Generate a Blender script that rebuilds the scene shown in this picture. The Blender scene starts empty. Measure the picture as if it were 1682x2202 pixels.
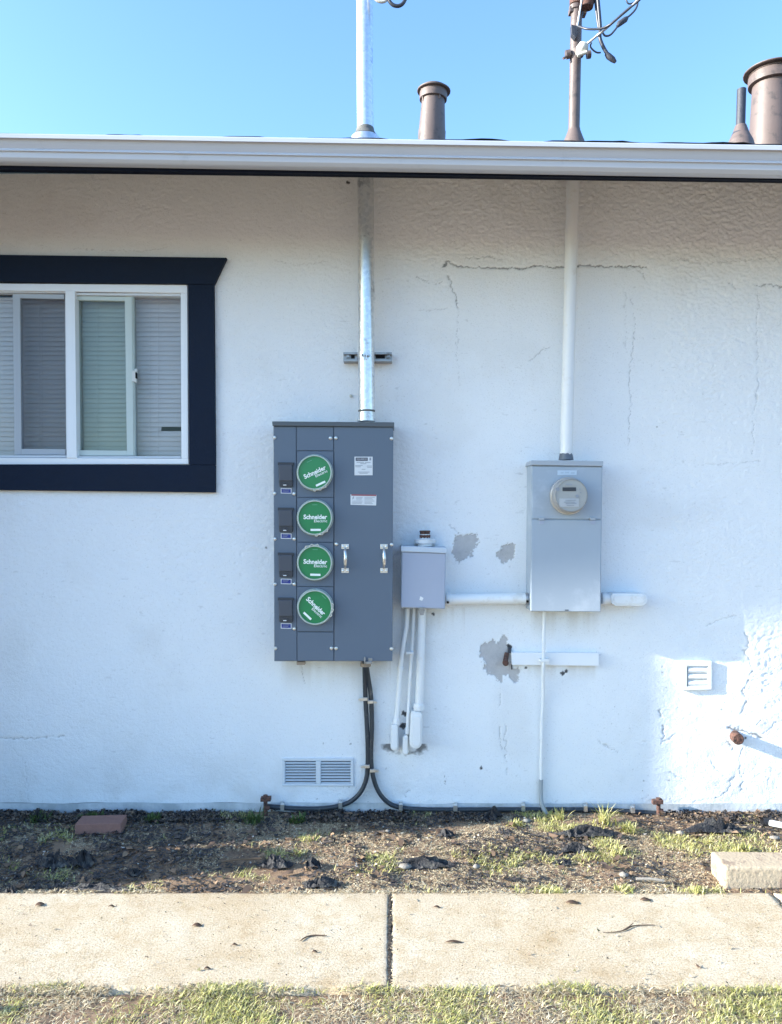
import bpy, math, random
import numpy as np
from mathutils import Vector, Matrix

# ------------------------------------------------------------------ camera
F, CX, CY, H = 1650.0, 841.0, 1101.0, 1.46      # focal length in photo pixels, centre, eye height
WY = 3.75                                        # distance to the wall
sc = bpy.context.scene
C = sc.collection
cam = bpy.data.cameras.new('camera'); co = bpy.data.objects.new('camera', cam); C.objects.link(co)
co.location = (0, 0, H); co.rotation_euler = (math.radians(90), 0, 0)
cam.sensor_fit = 'VERTICAL'; cam.sensor_height = 24; cam.lens = 24*F/2202
cam.clip_start = 0.05; cam.clip_end = 3000
sc.camera = co
# ------------------------------------------------------------------ sky and sun
SA, SR = 5.6, 1.98                       # sunlight goes 5.6 right and 1.98 down for each metre towards the wall
trav = Vector((SA, 1, -SR)).normalized()
elev = math.asin(-trav.z)
w = bpy.data.worlds.new('World'); sc.world = w; w.use_nodes = True
nt = w.node_tree; bg = nt.nodes['Background']
sky = nt.nodes.new('ShaderNodeTexSky'); sky.sky_type = 'NISHITA'; sky.sun_disc = False
sky.sun_elevation = elev
sky.sun_rotation = math.atan2(-trav.x, -trav.y)
sky.air_density = 1.15; sky.dust_density = 1.3; sky.ozone_density = 1.6; sky.altitude = 0
tint = nt.nodes.new('ShaderNodeMix'); tint.data_type = 'RGBA'; tint.blend_type = 'MULTIPLY'; tint.inputs[0].default_value = 1
tint.inputs[7].default_value = (.705, .93, 1.20, 1)          # the camera's cool white balance
nt.links.new(sky.outputs[0], tint.inputs[6]); nt.links.new(tint.outputs[2], bg.inputs[0]); bg.inputs[1].default_value = 0.15
sun = bpy.data.lights.new('sun', 'SUN'); sun.energy = 5; sun.angle = math.radians(0.53); sun.color = (1, .95, .86)
so = bpy.data.objects.new('sun', sun); C.objects.link(so); so.location = (-20, -3, 12)
so.rotation_euler = trav.to_track_quat('-Z', 'Y').to_euler()
sc.view_settings.view_transform = 'Standard'; sc.view_settings.look = 'None'
sc.view_settings.exposure = 1.56; sc.view_settings.gamma = 1

rng = np.random.default_rng(7); random.seed(7)
# ------------------------------------------------------------------ helpers
def P(x, y, Y=WY):
    """point of the place seen at photo position x, y at distance Y"""
    return ((x-CX)*Y/F, Y, H+(CY-y)*Y/F)
def GP(x, y, z=0.0):
    Y = F*(H-z)/(y-CY)
    return ((x-CX)*Y/F, Y, z)
def S(px, Y=WY): return px*Y/F

def node_mat(name):
    m = bpy.data.materials.new(name); m.use_nodes = True
    n = m.node_tree.nodes; l = m.node_tree.links
    return m, n, l, n['Principled BSDF']
def tex(n, l, kind, scale, detail=4, rough=.6, vec=None):
    t = n.new('ShaderNodeTex'+kind); t.inputs['Scale'].default_value = scale
    if kind == 'Noise': t.inputs['Detail'].default_value = detail; t.inputs['Roughness'].default_value = rough
    if vec is not None: l.new(vec, t.inputs['Vector'])
    return t
def ramp(n, l, src, p0, p1, c0=(0,0,0,1), c1=(1,1,1,1)):
    r = n.new('ShaderNodeValToRGB'); l.new(src, r.inputs[0])
    r.color_ramp.elements[0].position = p0; r.color_ramp.elements[1].position = p1
    r.color_ramp.elements[0].color = c0; r.color_ramp.elements[1].color = c1
    return r
def mixc(n, l, fac, a, b, mode='MIX'):
    x = n.new('ShaderNodeMix'); x.data_type = 'RGBA'; x.blend_type = mode
    for sock, v in ((x.inputs[0], fac), (x.inputs[6], a), (x.inputs[7], b)):
        if hasattr(v, 'is_output') or isinstance(v, bpy.types.NodeSocket): l.new(v, sock)
        else: sock.default_value = v if not isinstance(v, tuple) else (*v[:3], 1)
    return x.outputs[2]
def mat(name, col, rough=.5, metal=0, var=.15, scale=9, bump=.0, bscale=60, dirt=None, dirtamt=.5, dscale=14, coat=0):
    m, n, l, b = node_mat(name)
    tc = n.new('ShaderNodeTexCoord').outputs['Object']
    t = tex(n, l, 'Noise', scale, 6, .65, tc)
    c = mixc(n, l, t.outputs[0], tuple(x*(1-var) for x in col), tuple(min(1, x*(1+var)) for x in col))
    if dirt:
        d = tex(n, l, 'Noise', dscale, 8, .7, tc)
        r = ramp(n, l, d.outputs[0], 1-dirtamt-.04, 1-dirtamt+.06)
        c = mixc(n, l, r.outputs[0], c, dirt)
    l.new(c, b.inputs['Base Color'])
    rr = n.new('ShaderNodeMapRange'); l.new(t.outputs[0], rr.inputs[0])
    rr.inputs[3].default_value = max(0, rough-.12); rr.inputs[4].default_value = min(1, rough+.12)
    l.new(rr.outputs[0], b.inputs['Roughness'])
    b.inputs['Metallic'].default_value = metal
    if coat: b.inputs['Coat Weight'].default_value = coat
    if bump:
        u = tex(n, l, 'Noise', bscale, 5, .6, tc)
        bp = n.new('ShaderNodeBump'); bp.inputs['Strength'].default_value = bump; bp.inputs['Distance'].default_value = .004
        l.new(u.outputs[0], bp.inputs['Height']); l.new(bp.outputs[0], b.inputs['Normal'])
    return m

M = {}
M['panel'] = mat('dark grey panel paint', (.100, .134, .184), .45, 0, .10, 2.2, .05, 400)
M['panel_top'] = mat('panel hood paint', (.08, .095, .11), .45, 0, .08, 5)
M['breaker'] = mat('breaker cover plastic', (.06, .068, .088), .5, 0, .08, 20)
M['breaker_dark'] = mat('dark breaker tab', (.034, .038, .048), .5, 0, .1, 20)
M['green'] = mat('green cover card', (.004, .20, .065), .35, 0, .05, 12, coat=.3)
M['ring'] = mat('clear plastic ring', (.42, .5, .46), .25, 0, .12, 25, coat=.4)
M['white_ink'] = mat('white ink', (.82, .88, .85), .5, 0, .02)
M['blue'] = mat('blue sticker', (.012, .03, .22), .4, 0, .1, 40)
M['paper'] = mat('white sticker paper', (.62, .65, .68), .45, 0, .08, 60)
M['ink'] = mat('dark ink', (.03, .04, .07), .5, 0, .05)
M['grey_ink'] = mat('grey print', (.25, .28, .33), .5, 0, .05)
M['red_ink'] = mat('red header print', (.30, .10, .12), .5, 0, .05)
M['zinc'] = mat('zinc plated steel', (.72, .72, .70), .3, .85, .15, 60)
M['strut'] = mat('grey strut steel', (.34, .35, .36), .42, .8, .2, 40, 0, 60, (.2, .2, .2), .4)
M['grey_box'] = mat('light grey painted steel', (.33, .39, .46), .40, 0, .07, 4, .06, 30, (.40, .46, .53), .42, 3.5)
M['grey_hood'] = mat('light grey hood', (.36, .40, .45), .45, 0, .08, 6)
M['pale_box'] = mat('pale grey lid paint', (.345, .385, .485), .5, 0, .06, 5, .1, 25)
M['white_paint'] = mat('white painted pipe', (.74, .76, .77), .45, 0, .05, 8, .25, 50, (.66, .66, .64), .40, 10)
M['white_wood'] = mat('white painted board', (.78, .80, .82), .6, 0, .04, 8, .3, 40, (.55, .52, .47), .30, 25)
M['white_vinyl'] = mat('white window vinyl', (.80, .83, .86), .4, 0, .03, 8)
M['gutter'] = mat('white gutter paint', (.47, .50, .55), .38, 0, .035, 2, .04, 30, (.42, .45, .49), .34, 5)
M['navy'] = mat('navy trim paint', (.0045, .012, .030), .72, 0, .25, 6, .6, 90, (.010, .020, .040), .30, 30)
M['navy'].node_tree.nodes['Principled BSDF'].inputs['Specular IOR Level'].default_value = .22
M['fascia'] = mat('navy fascia paint', (.0025, .0045, .012), .8, 0, .2, 6, .3, 40)
M['fascia'].node_tree.nodes['Principled BSDF'].inputs['Specular IOR Level'].default_value = .15
M['black_cable'] = mat('black cable sheath', (.028, .036, .046), .42, 0, .2, 15, .2, 60, (.12, .12, .115), .38, 22)
M['wire'] = mat('overhead wire sheath', (.035, .04, .055), .4, 0, .2, 15)
M['bare_wire'] = mat('bare aluminium wire', (.6, .6, .6), .35, .7, .15, 80)
M['rust'] = mat('rusty iron', (.14, .070, .052), .85, .1, .45, 60, .8, 120, (.045, .032, .030), .48, 60)
M['brown'] = mat('brown painted metal', (.140, .106, .096), .55, .05, .15, 8, .25, 40, (.085, .07, .066), .42, 14)
M['tar'] = mat('tarred vent pipe', (.035, .04, .055), .6, 0, .3, 30, .5, 60)
M['mastic'] = mat('grey mastic', (.13, .13, .12), .7, 0, .3, 30, .6, 90)
M['brick'] = mat('red brick', (.27, .14, .112), .9, 0, .25, 30, .9, 90)
M['block'] = mat('concrete block', (.45, .365, .26), .95, 0, .25, 10, 1, 70, (.27, .20, .15), .46, 9)
M['scrap'] = mat('black landscape fabric', (.022, .022, .026), .7, 0, .5, 25, 1, 120, (.10, .095, .085), .42, 30)
M['leaf'] = mat('dead leaf', (.10, .06, .04), .8, 0, .4, 60)
M['twig'] = mat('twig bark', (.11, .075, .05), .85, 0, .4, 60)
M['stone'] = mat('pale stone', (.26, .24, .21), .85, 0, .3, 60, .8, 120)
M['dark'] = mat('dark void', (.006, .007, .008), .9)
M['blind'] = mat('blind slat', (.66, .645, .645), .5, 0, .03, 4)
M['room'] = mat('room wall', (.35, .34, .32), .9)
M['shingle'] = mat('asphalt shingle', (.05, .052, .06), .95, 0, .4, 60, 1, 150)
M['deck'] = mat('eave deck board', (.42, .41, .39), .7, 0, .1, 12, .3, 40)
M['bulb_glass'] = mat('meter housing', (.36, .35, .34), .3, .0, .08, 30, coat=.5)
M['meter_face'] = mat('meter face', (.33, .34, .34), .5, 0, .05, 30, coat=.5)
M['lcd'] = mat('meter display', (.03, .035, .05), .25, 0, .05)
M['tan_hub'] = mat('tan hub', (.30, .24, .19), .6, 0, .3, 40, .4, 80)
M['vent_paint'] = mat('painted metal louvre', (.62, .66, .70), .5, 0, .06, 15, .2, 60)
M['insulator'] = mat('weathered insulator', (.55, .54, .48), .5, 0, .2, 40)
M['roof_tile'] = mat('roof tile', (.14, .09, .07), .9, 0, .2, 8)
M['stucco_tan'] = mat('tan stucco', (.32, .27, .21), .9, 0, .08, 4, .5, 40)

def galv():
    m, n, l, b = node_mat('galvanised steel')
    tc = n.new('ShaderNodeTexCoord').outputs['Object']
    v = tex(n, l, 'Voronoi', 70, vec=tc)
    t = tex(n, l, 'Noise', 14, 8, .7, tc)
    c = mixc(n, l, v.outputs['Color'], (.60, .63, .66), (.80, .81, .82))
    r = ramp(n, l, t.outputs[0], .56, .68)
    c = mixc(n, l, r.outputs[0], c, (.38, .40, .43))
    l.new(c, b.inputs['Base Color']); b.inputs['Metallic'].default_value = .82
    rr = n.new('ShaderNodeMapRange'); l.new(t.outputs[0], rr.inputs[0]); rr.inputs[3].default_value = .18; rr.inputs[4].default_value = .48
    l.new(rr.outputs[0], b.inputs['Roughness'])
    return m
M['galv'] = galv()
def glass(name, tint, refl):
    m = bpy.data.materials.new(name); m.use_nodes = True; n = m.node_tree.nodes; l = m.node_tree.links
    n.clear(); o = n.new('ShaderNodeOutputMaterial'); mx = n.new('ShaderNodeMixShader')
    t = n.new('ShaderNodeBsdfTransparent'); t.inputs[0].default_value = (*tint, 1)
    g = n.new('ShaderNodeBsdfGlossy'); g.inputs['Roughness'].default_value = .01
    g.inputs[0].default_value = (.9, .97, .97, 1)
    f = n.new('ShaderNodeFresnel'); f.inputs[0].default_value = refl
    l.new(f.outputs[0], mx.inputs[0]); l.new(t.outputs[0], mx.inputs[1]); l.new(g.outputs[0], mx.inputs[2]); l.new(mx.outputs[0], o.inputs[0])
    return m
M['glass'] = glass('window glass', (.93, .93, .93), 1.28)
M['glass_green'] = glass('greenish double glass', (.84, .87, .84), 1.33)
def screenmat():
    m = bpy.data.materials.new('insect screen mesh'); m.use_nodes = True; n = m.node_tree.nodes; l = m.node_tree.links
    n.clear(); o = n.new('ShaderNodeOutputMaterial'); mx = n.new('ShaderNodeMixShader')
    t = n.new('ShaderNodeBsdfTransparent'); g = n.new('ShaderNodeBsdfDiffuse'); g.inputs[0].default_value = (.07, .08, .11, 1)
    mx.inputs[0].default_value = .20
    l.new(t.outputs[0], mx.inputs[1]); l.new(g.outputs[0], mx.inputs[2]); l.new(mx.outputs[0], o.inputs[0]); return m
M['screen'] = screenmat()

class MB:
    """collects shapes in world coordinates; build() links them as one mesh object"""
    def __init__(s): s.v = []; s.f = []; s.sm = []
    def add(s, vs, fs, smooth=False):
        o = len(s.v); s.v += [tuple(v) for v in vs]
        s.f += [tuple(i+o for i in f) for f in fs]; s.sm += [smooth]*len(fs); return s
    def box(s, x0, x1, y0, y1, z0, z1):
        vs = [(x, y, z) for x in (x0, x1) for y in (y0, y1) for z in (z0, z1)]
        return s.add(vs, [(0,1,3,2),(4,6,7,5),(0,4,5,1),(2,3,7,6),(0,2,6,4),(1,5,7,3)])
    def q(s, corners, Yf, Yb):
        """prism whose front outline (photo positions) lies at Yf, run straight back to Yb"""
        a = [P(x, y, Yf) for x, y in corners]; n = len(a)
        b = [(p[0], Yb, p[2]) for p in a]
        fs = [tuple(range(n)), tuple(range(2*n-1, n-1, -1))]+[(i, i+n, (i+1) % n+n, (i+1) % n) for i in range(n)]
        return s.add(a+b, fs)
    def r(s, x0, y0, x1, y1, Yf, Yb): return s.q([(x0,y0),(x0,y1),(x1,y1),(x1,y0)], Yf, Yb)
    def tube(s, pts, rad, n=12, cap=True, smooth=True, flat=1.0):
        pts = [Vector(p) for p in pts]; m = len(pts)
        rads = rad if isinstance(rad, (list, tuple)) else [rad]*m
        t0 = (pts[1]-pts[0]).normalized()
        u = t0.cross(Vector((0,1,0)));  u = t0.cross(Vector((1,0,0))) if u.length < .1 else u
        u.normalize(); vs = []
        for i, p in enumerate(pts):
            t = (pts[min(i+1, m-1)]-pts[max(i-1, 0)]).normalized()
            u = (u-t*u.dot(t)).normalized(); v = t.cross(u)
            for k in range(n):
                a = 2*math.pi*k/n; vs.append(p+(u*math.cos(a)+v*math.sin(a)*flat)*rads[i])
        fs = [(i*n+k, i*n+(k+1) % n, (i+1)*n+(k+1) % n, (i+1)*n+k) for i in range(m-1) for k in range(n)]
        s.add(vs, fs, smooth)
        if cap: s.add(vs[:n], [tuple(range(n))[::-1]]); s.add(vs[-n:], [tuple(range(n))])
        return s
    def lathe(s, base, prof, axis=(0,0,1), n=28, cap=True):
        """prof: list of (height, radius) along axis; sharp rings get doubled points"""
        b = Vector(base); ax = Vector(axis).normalized(); u = ax.orthogonal().normalized(); v = ax.cross(u); vs = []
        for h, r in prof:
            for k in range(n):
                a = 2*math.pi*k/n; vs.append(b+ax*h+(u*math.cos(a)+v*math.sin(a))*r)
        m = len(prof)
        for i in range(m-1):
            seg = vs[i*n:(i+2)*n]
            s.add(seg, [(k, (k+1) % n, n+(k+1) % n, n+k) for k in range(n)], True)
        if cap: s.add(vs[:n], [tuple(range(n))[::-1]]); s.add(vs[-n:], [tuple(range(n))])
        return s
    def build(s, name, m, parent=None, bevel=0, loc=None, seg=2):
        me = bpy.data.meshes.new(name)
        base = Vector((0,0,0))
        if parent is not None:
            r = parent
            while r.parent: r = r.parent
            base = r.location
        elif loc is not None: base = Vector(loc)
        me.from_pydata([(v[0]-base.x, v[1]-base.y, v[2]-base.z) for v in s.v], [], s.f)
        me.polygons.foreach_set('use_smooth', s.sm)
        me.materials.append(m); me.update()
        o = bpy.data.objects.new(name, me); C.objects.link(o)
        if parent is not None: o.parent = parent
        elif loc is not None: o.location = loc
        if bevel:
            b = o.modifiers.new('bevel', 'BEVEL'); b.width = bevel; b.segments = seg; b.limit_method = 'ANGLE'; b.angle_limit = math.radians(35)
        return o
def thing(name, label, cat, loc, group=None):
    o = bpy.data.objects.new(name, None); C.objects.link(o); o.location = loc; o.empty_display_size = .1
    return tag(o, label, cat, group)
def tag(o, label, cat, group=None, kind=None):
    if label: o['label'] = label
    if cat: o['category'] = cat
    if group: o['group'] = group
    if kind: o['kind'] = kind
    return o
def text(name, body, m, parent, cx, cy, Y, height, rot=0, width=None, bold=0.0, sp=1.0):
    """raised lettering centred on a photo position, converted to mesh"""
    cu = bpy.data.curves.new('t', 'FONT'); cu.body = body; cu.size = 1; cu.align_x = 'CENTER'; cu.align_y = 'CENTER'
    cu.offset = bold; cu.space_character = sp; cu.extrude = .01; cu.resolution_u = 3
    to = bpy.data.objects.new('t', cu); C.objects.link(to); bpy.context.view_layer.update()
    dg = bpy.context.evaluated_depsgraph_get(); me = bpy.data.meshes.new_from_object(to.evaluated_get(dg))
    wd = max(to.dimensions.x, 1e-6); bpy.data.objects.remove(to); bpy.data.curves.remove(cu)
    sx = height if width is None else width/wd
    c = Vector(P(cx, cy, Y)); r = parent
    while r.parent: r = r.parent
    me.transform(Matrix.Translation(c-r.location) @ Matrix.Rotation(math.radians(rot), 4, Vector((0,-1,0)))
                 @ Matrix.Rotation(math.radians(90), 4, 'X') @ Matrix.Diagonal((sx, height, .05, 1)))
    me.name = name; me.materials.clear(); me.materials.append(m)
    o = bpy.data.objects.new(name, me); C.objects.link(o); o.parent = parent; return o

# lattice noise, smooth interpolation, any shape of array
def vnoise(x, y, scale, seed):
    r = np.random.default_rng(seed).random((256, 256))
    x = x/scale+1000.3; y = y/scale+1000.7
    xi = np.floor(x).astype(int); yi = np.floor(y).astype(int); fx = x-xi; fy = y-yi
    fx = fx*fx*(3-2*fx); fy = fy*fy*(3-2*fy)
    g = lambda a, b: r[a % 256, b % 256]
    return (g(xi,yi)*(1-fx)+g(xi+1,yi)*fx)*(1-fy)+(g(xi,yi+1)*(1-fx)+g(xi+1,yi+1)*fx)*fy
def fbm(x, y, scale, seed, octv=4, gain=.5):
    t = 0; a = 1; s = 0
    for i in range(octv): t = t+a*vnoise(x*(1+.03*i)+y*.1*i, y-x*.1*i, scale/2**i, seed+i); s += a; a *= gain
    return t/s
def sstep(a, b, x): t = np.clip((x-a)/(b-a), 0, 1); return t*t*(3-2*t)
def grid_mesh(name, xs, ys, fn, m, skip=None, parent=None, cols=None):
    """tensor grid; fn(A,B) -> Nx3 world points; cols(A,B) -> Nx4 colour attribute 'mask'"""
    A, B = np.meshgrid(xs, ys, indexing='xy'); pts = fn(A, B)
    ny, nx = A.shape; idx = np.arange(nx*ny).reshape(ny, nx)
    f = np.stack([idx[:-1,:-1], idx[:-1,1:], idx[1:,1:], idx[1:,:-1]], -1)
    if skip is not None:
        ca = (A[:-1,:-1]+A[1:,1:])/2; cb = (B[:-1,:-1]+B[1:,1:])/2; f = f[~skip(ca, cb)]
    f = f.reshape(-1, 4); me = bpy.data.meshes.new(name)
    me.vertices.add(nx*ny); me.vertices.foreach_set('co', pts.astype(np.float32).ravel())
    me.loops.add(f.size); me.loops.foreach_set('vertex_index', f.astype(np.int32).ravel())
    me.polygons.add(len(f)); me.polygons.foreach_set('loop_start', np.arange(0, f.size, 4, dtype=np.int32))
    me.polygons.foreach_set('loop_total', np.full(len(f), 4, dtype=np.int32))
    me.update(calc_edges=True); me.polygons.foreach_set('use_smooth', np.ones(len(f), dtype=bool))
    if cols is not None:
        a = me.color_attributes.new('mask', 'FLOAT_COLOR', 'POINT'); a.data.foreach_set('color', cols(A, B).astype(np.float32).ravel())
    me.materials.append(m); o = bpy.data.objects.new(name, me); C.objects.link(o)
    if parent: o.parent = parent
    return o
def nonuni(a, fa, fb, b, fine, coarse):
    return np.concatenate([np.arange(a, fa, coarse), np.arange(fa, fb, fine), np.linspace(fb, b, max(2, int((b-fb)/coarse)))])

# ================================================================== HOUSE
house = thing('house', 'white stucco house with navy window trim and white gutter', 'house', (0, WY, 0))

def stucco():
    m, n, l, b = node_mat('white stucco')
    tc = n.new('ShaderNodeTexCoord').outputs['Object']
    at = n.new('ShaderNodeAttribute'); at.attribute_name = 'mask'
    sp = n.new('ShaderNodeSeparateColor'); l.new(at.outputs['Color'], sp.inputs[0])
    t = tex(n, l, 'Noise', 3.5, 8, .7, tc)
    c = mixc(n, l, t.outputs[0], (.745, .778, .805), (.83, .85, .87))
    t2 = tex(n, l, 'Noise', 130, 4, .7, tc); r2 = ramp(n, l, t2.outputs[0], .30, .42, (.80,.80,.79,1))
    c = mixc(n, l, 1.0, c, r2.outputs[0], 'MULTIPLY')
    tp = tex(n, l, 'Noise', 30, 6, .7, tc)
    pc = mixc(n, l, tp.outputs[0], (.36, .36, .37), (.56, .55, .55))
    c = mixc(n, l, sp.outputs[0], c, pc)
    c = mixc(n, l, sp.outputs[2], c, (.40, .35, .28))
    c = mixc(n, l, sp.outputs[1], c, (.03, .03, .032))
    l.new(c, b.inputs['Base Color']); b.inputs['Roughness'].default_value = .82
    u = tex(n, l, 'Noise', 170, 4, .6, tc); u2 = tex(n, l, 'Noise', 80, 5, .65, tc)
    ad = n.new('ShaderNodeMath'); ad.operation = 'ADD'; l.new(u.outputs[0], ad.inputs[0]); l.new(u2.outputs[0], ad.inputs[1])
    bp = n.new('ShaderNodeBump'); bp.inputs['Strength'].default_value = .8; bp.inputs['Distance'].default_value = .003
    l.new(ad.outputs[0], bp.inputs['Height']); l.new(bp.outputs[0], b.inputs['Normal'])
    return m
M['stucco'] = stucco()

# window opening and vent opening in photo positions
WIN = dict(x0=-120, x1=403, y0=611, y1=997)
VENT = (609, 1632, 759, 1689)
def seg_dist(px, py, pts):
    d = np.full(px.shape, 1e9)
    for (x0, y0), (x1, y1) in zip(pts[:-1], pts[1:]):
        vx, vy = x1-x0, y1-y0; t = np.clip(((px-x0)*vx+(py-y0)*vy)/(vx*vx+vy*vy+1e-9), 0, 1)
        d = np.minimum(d, np.hypot(px-x0-t*vx, py-y0-t*vy))
    return d
CR = [  # (polyline, half width, depth)
 ([(955,572),(962,562),(975,566),(990,573),(1040,575),(1130,576),(1150,572),(1165,571),(1200,574),(1245,573),(1270,571),(1300,575),(1330,573),(1388,573)], 1.5, 1.0),
 ([(1372,580),(1385,590),(1389,598)], .9, .6), ([(963,592),(975,622),(986,655),(988,662)], 1.1, .7),
 ([(985,665),(984,720),(982,760),(990,830)], .6, .35), ([(1138,775),(1150,768),(1162,757),(1180,747)], .9, .45),
 ([(1358,640),(1366,700),(1360,760),(1355,800),(1357,870),(1352,960)], .8, .45),
 ([(1345,620),(1346,700),(1344,745)], .6, .25),
 ([(1570,608),(1586,625)], .9, .6), ([(1625,614),(1650,611),(1682,617),(1720,614)], 1.2, .7),
 ([(1632,630),(1628,720),(1630,830),(1618,930),(1622,975)], .8, .35),
 ([(1470,560),(1500,567),(1600,560),(1682,550)], .8, .35), ([(900,668),(960,662)], .8, .3),
 ([(1500,1000),(1560,997),(1640,990)], .6, .3), ([(1585,1322),(1560,1330),(1520,1345)], .8, .35),
 ([(1604,1362),(1610,1392),(1600,1402),(1610,1420),(1618,1440),(1607,1462),(1600,1490),(1606,1510),(1592,1535)], 2.0, .6),
 ([(1490,1725),(1540,1716),(1565,1700),(1572,1680),(1590,1650)], 1.2, .4), ([(1569,1565),(1600,1572),(1640,1586)], 2.6, 1.0),
 ([(1595,1610),(1590,1650),(1596,1680),(1594,1700)], 1.2, .5), ([(1640,1585),(1658,1562),(1682,1548)], 1, .5),
 ([(1480,1600),(1479,1690)], .8, .3), ([(1440,1660),(1480,1680)], 1, .5),
 ([(0,1587),(60,1588),(140,1583)], .9, .5), ([(30,1610),(58,1650),(60,1720)], .7, .3),
 ([(1528,1636),(1555,1668)], .8, .5), ([(1420,1600),(1440,1588),(1452,1578)], .8, .5), ([(1421,1528),(1421,1540)], 1.4, .8), ([(1427,1562),(1427,1590)], 1.2, .7), ([(1440,1712),(1452,1740)], .6, .3), ([(1625,1560),(1636,1548)], 1.4, .7), ([(1650,1690),(1662,1650)], 1, .4), ([(1568,1600),(1575,1612)], 1.6, .7), ([(900,598),(930,612),(955,606)], .8, .5), ([(1000,555),(1060,552),(1080,558)], .8, .5), ([(1440,560),(1490,556)], .8, .4),
 ([(1077,1565),(1077,1590),(1079,1612)], .9, .5), ([(1088,1562),(1088,1640),(1090,1665)], .9, .45),
 ([(1075,1490),(1076,1520)], .8, .4), ([(1040,1160),(1080,1158)], .6, .25), ([(1290,1590),(1296,1600),(1330,1618)], .9, .4),
 ([(648,1432),(654,1470)], .8, .5), ([(880,1700),(868,1715)], .8, .4), ([(965,1128),(980,1139),(992,1142)], .9, .4),
 ([(590,560),(640,570),(700,562)], .7, .25), ([(150,535),(300,540),(360,532)], .7, .3),
]
BLOB = [  # bare plaster patches: polygon
 [(970,1168),(985,1152),(1004,1146),(1025,1150),(1029,1172),(1016,1186),(1005,1202),(988,1210),(980,1196),(969,1194)],
 [(1070,1190),(1083,1170),(1098,1168),(1112,1176),(1106,1194),(1094,1207),(1080,1206),(1068,1198)],
 [(1036,1382),(1052,1376),(1066,1382),(1080,1362),(1084,1376),(1098,1388),(1100,1432),(1116,1436),(1112,1470),(1102,1462),(1092,1450),(1078,1468),(1066,1450),(1046,1444),(1038,1420),(1034,1400)],
]
def inpoly(px, py, poly):
    ins = np.zeros(px.shape, bool); n = len(poly)
    for i in range(n):
        (x0, y0), (x1, y1) = poly[i], poly[(i+1) % n]
        c = ((y0 > py) != (y1 > py)) & (px < (x1-x0)*(py-y0)/(y1-y0+1e-9)+x0); ins ^= c
    return ins
def topx(A, B): return CX+A*F/WY, CY-(B-H)*F/WY
def wall_masks(A, B):
    px, py = topx(A, B)
    # wobble the drawn outlines so they are ragged
    wx = (fbm(A, B, .03, 11, 4, .8)-.5)*26; wy = (fbm(A, B, .03, 21, 4, .8)-.5)*26
    qx, qy = px+wx, py+wy
    patch = np.zeros(A.shape)
    for b in BLOB: patch = np.maximum(patch, inpoly(qx, qy, b).astype(float))
    crack = np.zeros(A.shape); groove = np.zeros(A.shape)
    wx2 = (fbm(A, B, .02, 31, 3)-.5)*12; wy2 = (fbm(A, B, .015, 41, 3)-.5)*9
    for pts, hw, st in CR:
        x0 = min(p[0] for p in pts)-20; x1 = max(p[0] for p in pts)+20; y0 = min(p[1] for p in pts)-20; y1 = max(p[1] for p in pts)+20
        sel = (px > x0) & (px < x1) & (py > y0) & (py < y1)
        if not sel.any(): continue
        d = seg_dist((px+wx2)[sel], (py+wy2)[sel], pts)
        wv = hw*(.45+1.1*vnoise(A[sel], B[sel], .05, 51))
        k = np.clip(1.25-d/wv, 0, 1)*st
        crack[sel] = np.maximum(crack[sel], k); groove[sel] = np.maximum(groove[sel], np.clip(1.4-d/(wv*1.8), 0, 1)*st)
    return patch, crack, groove, px, py
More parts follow.
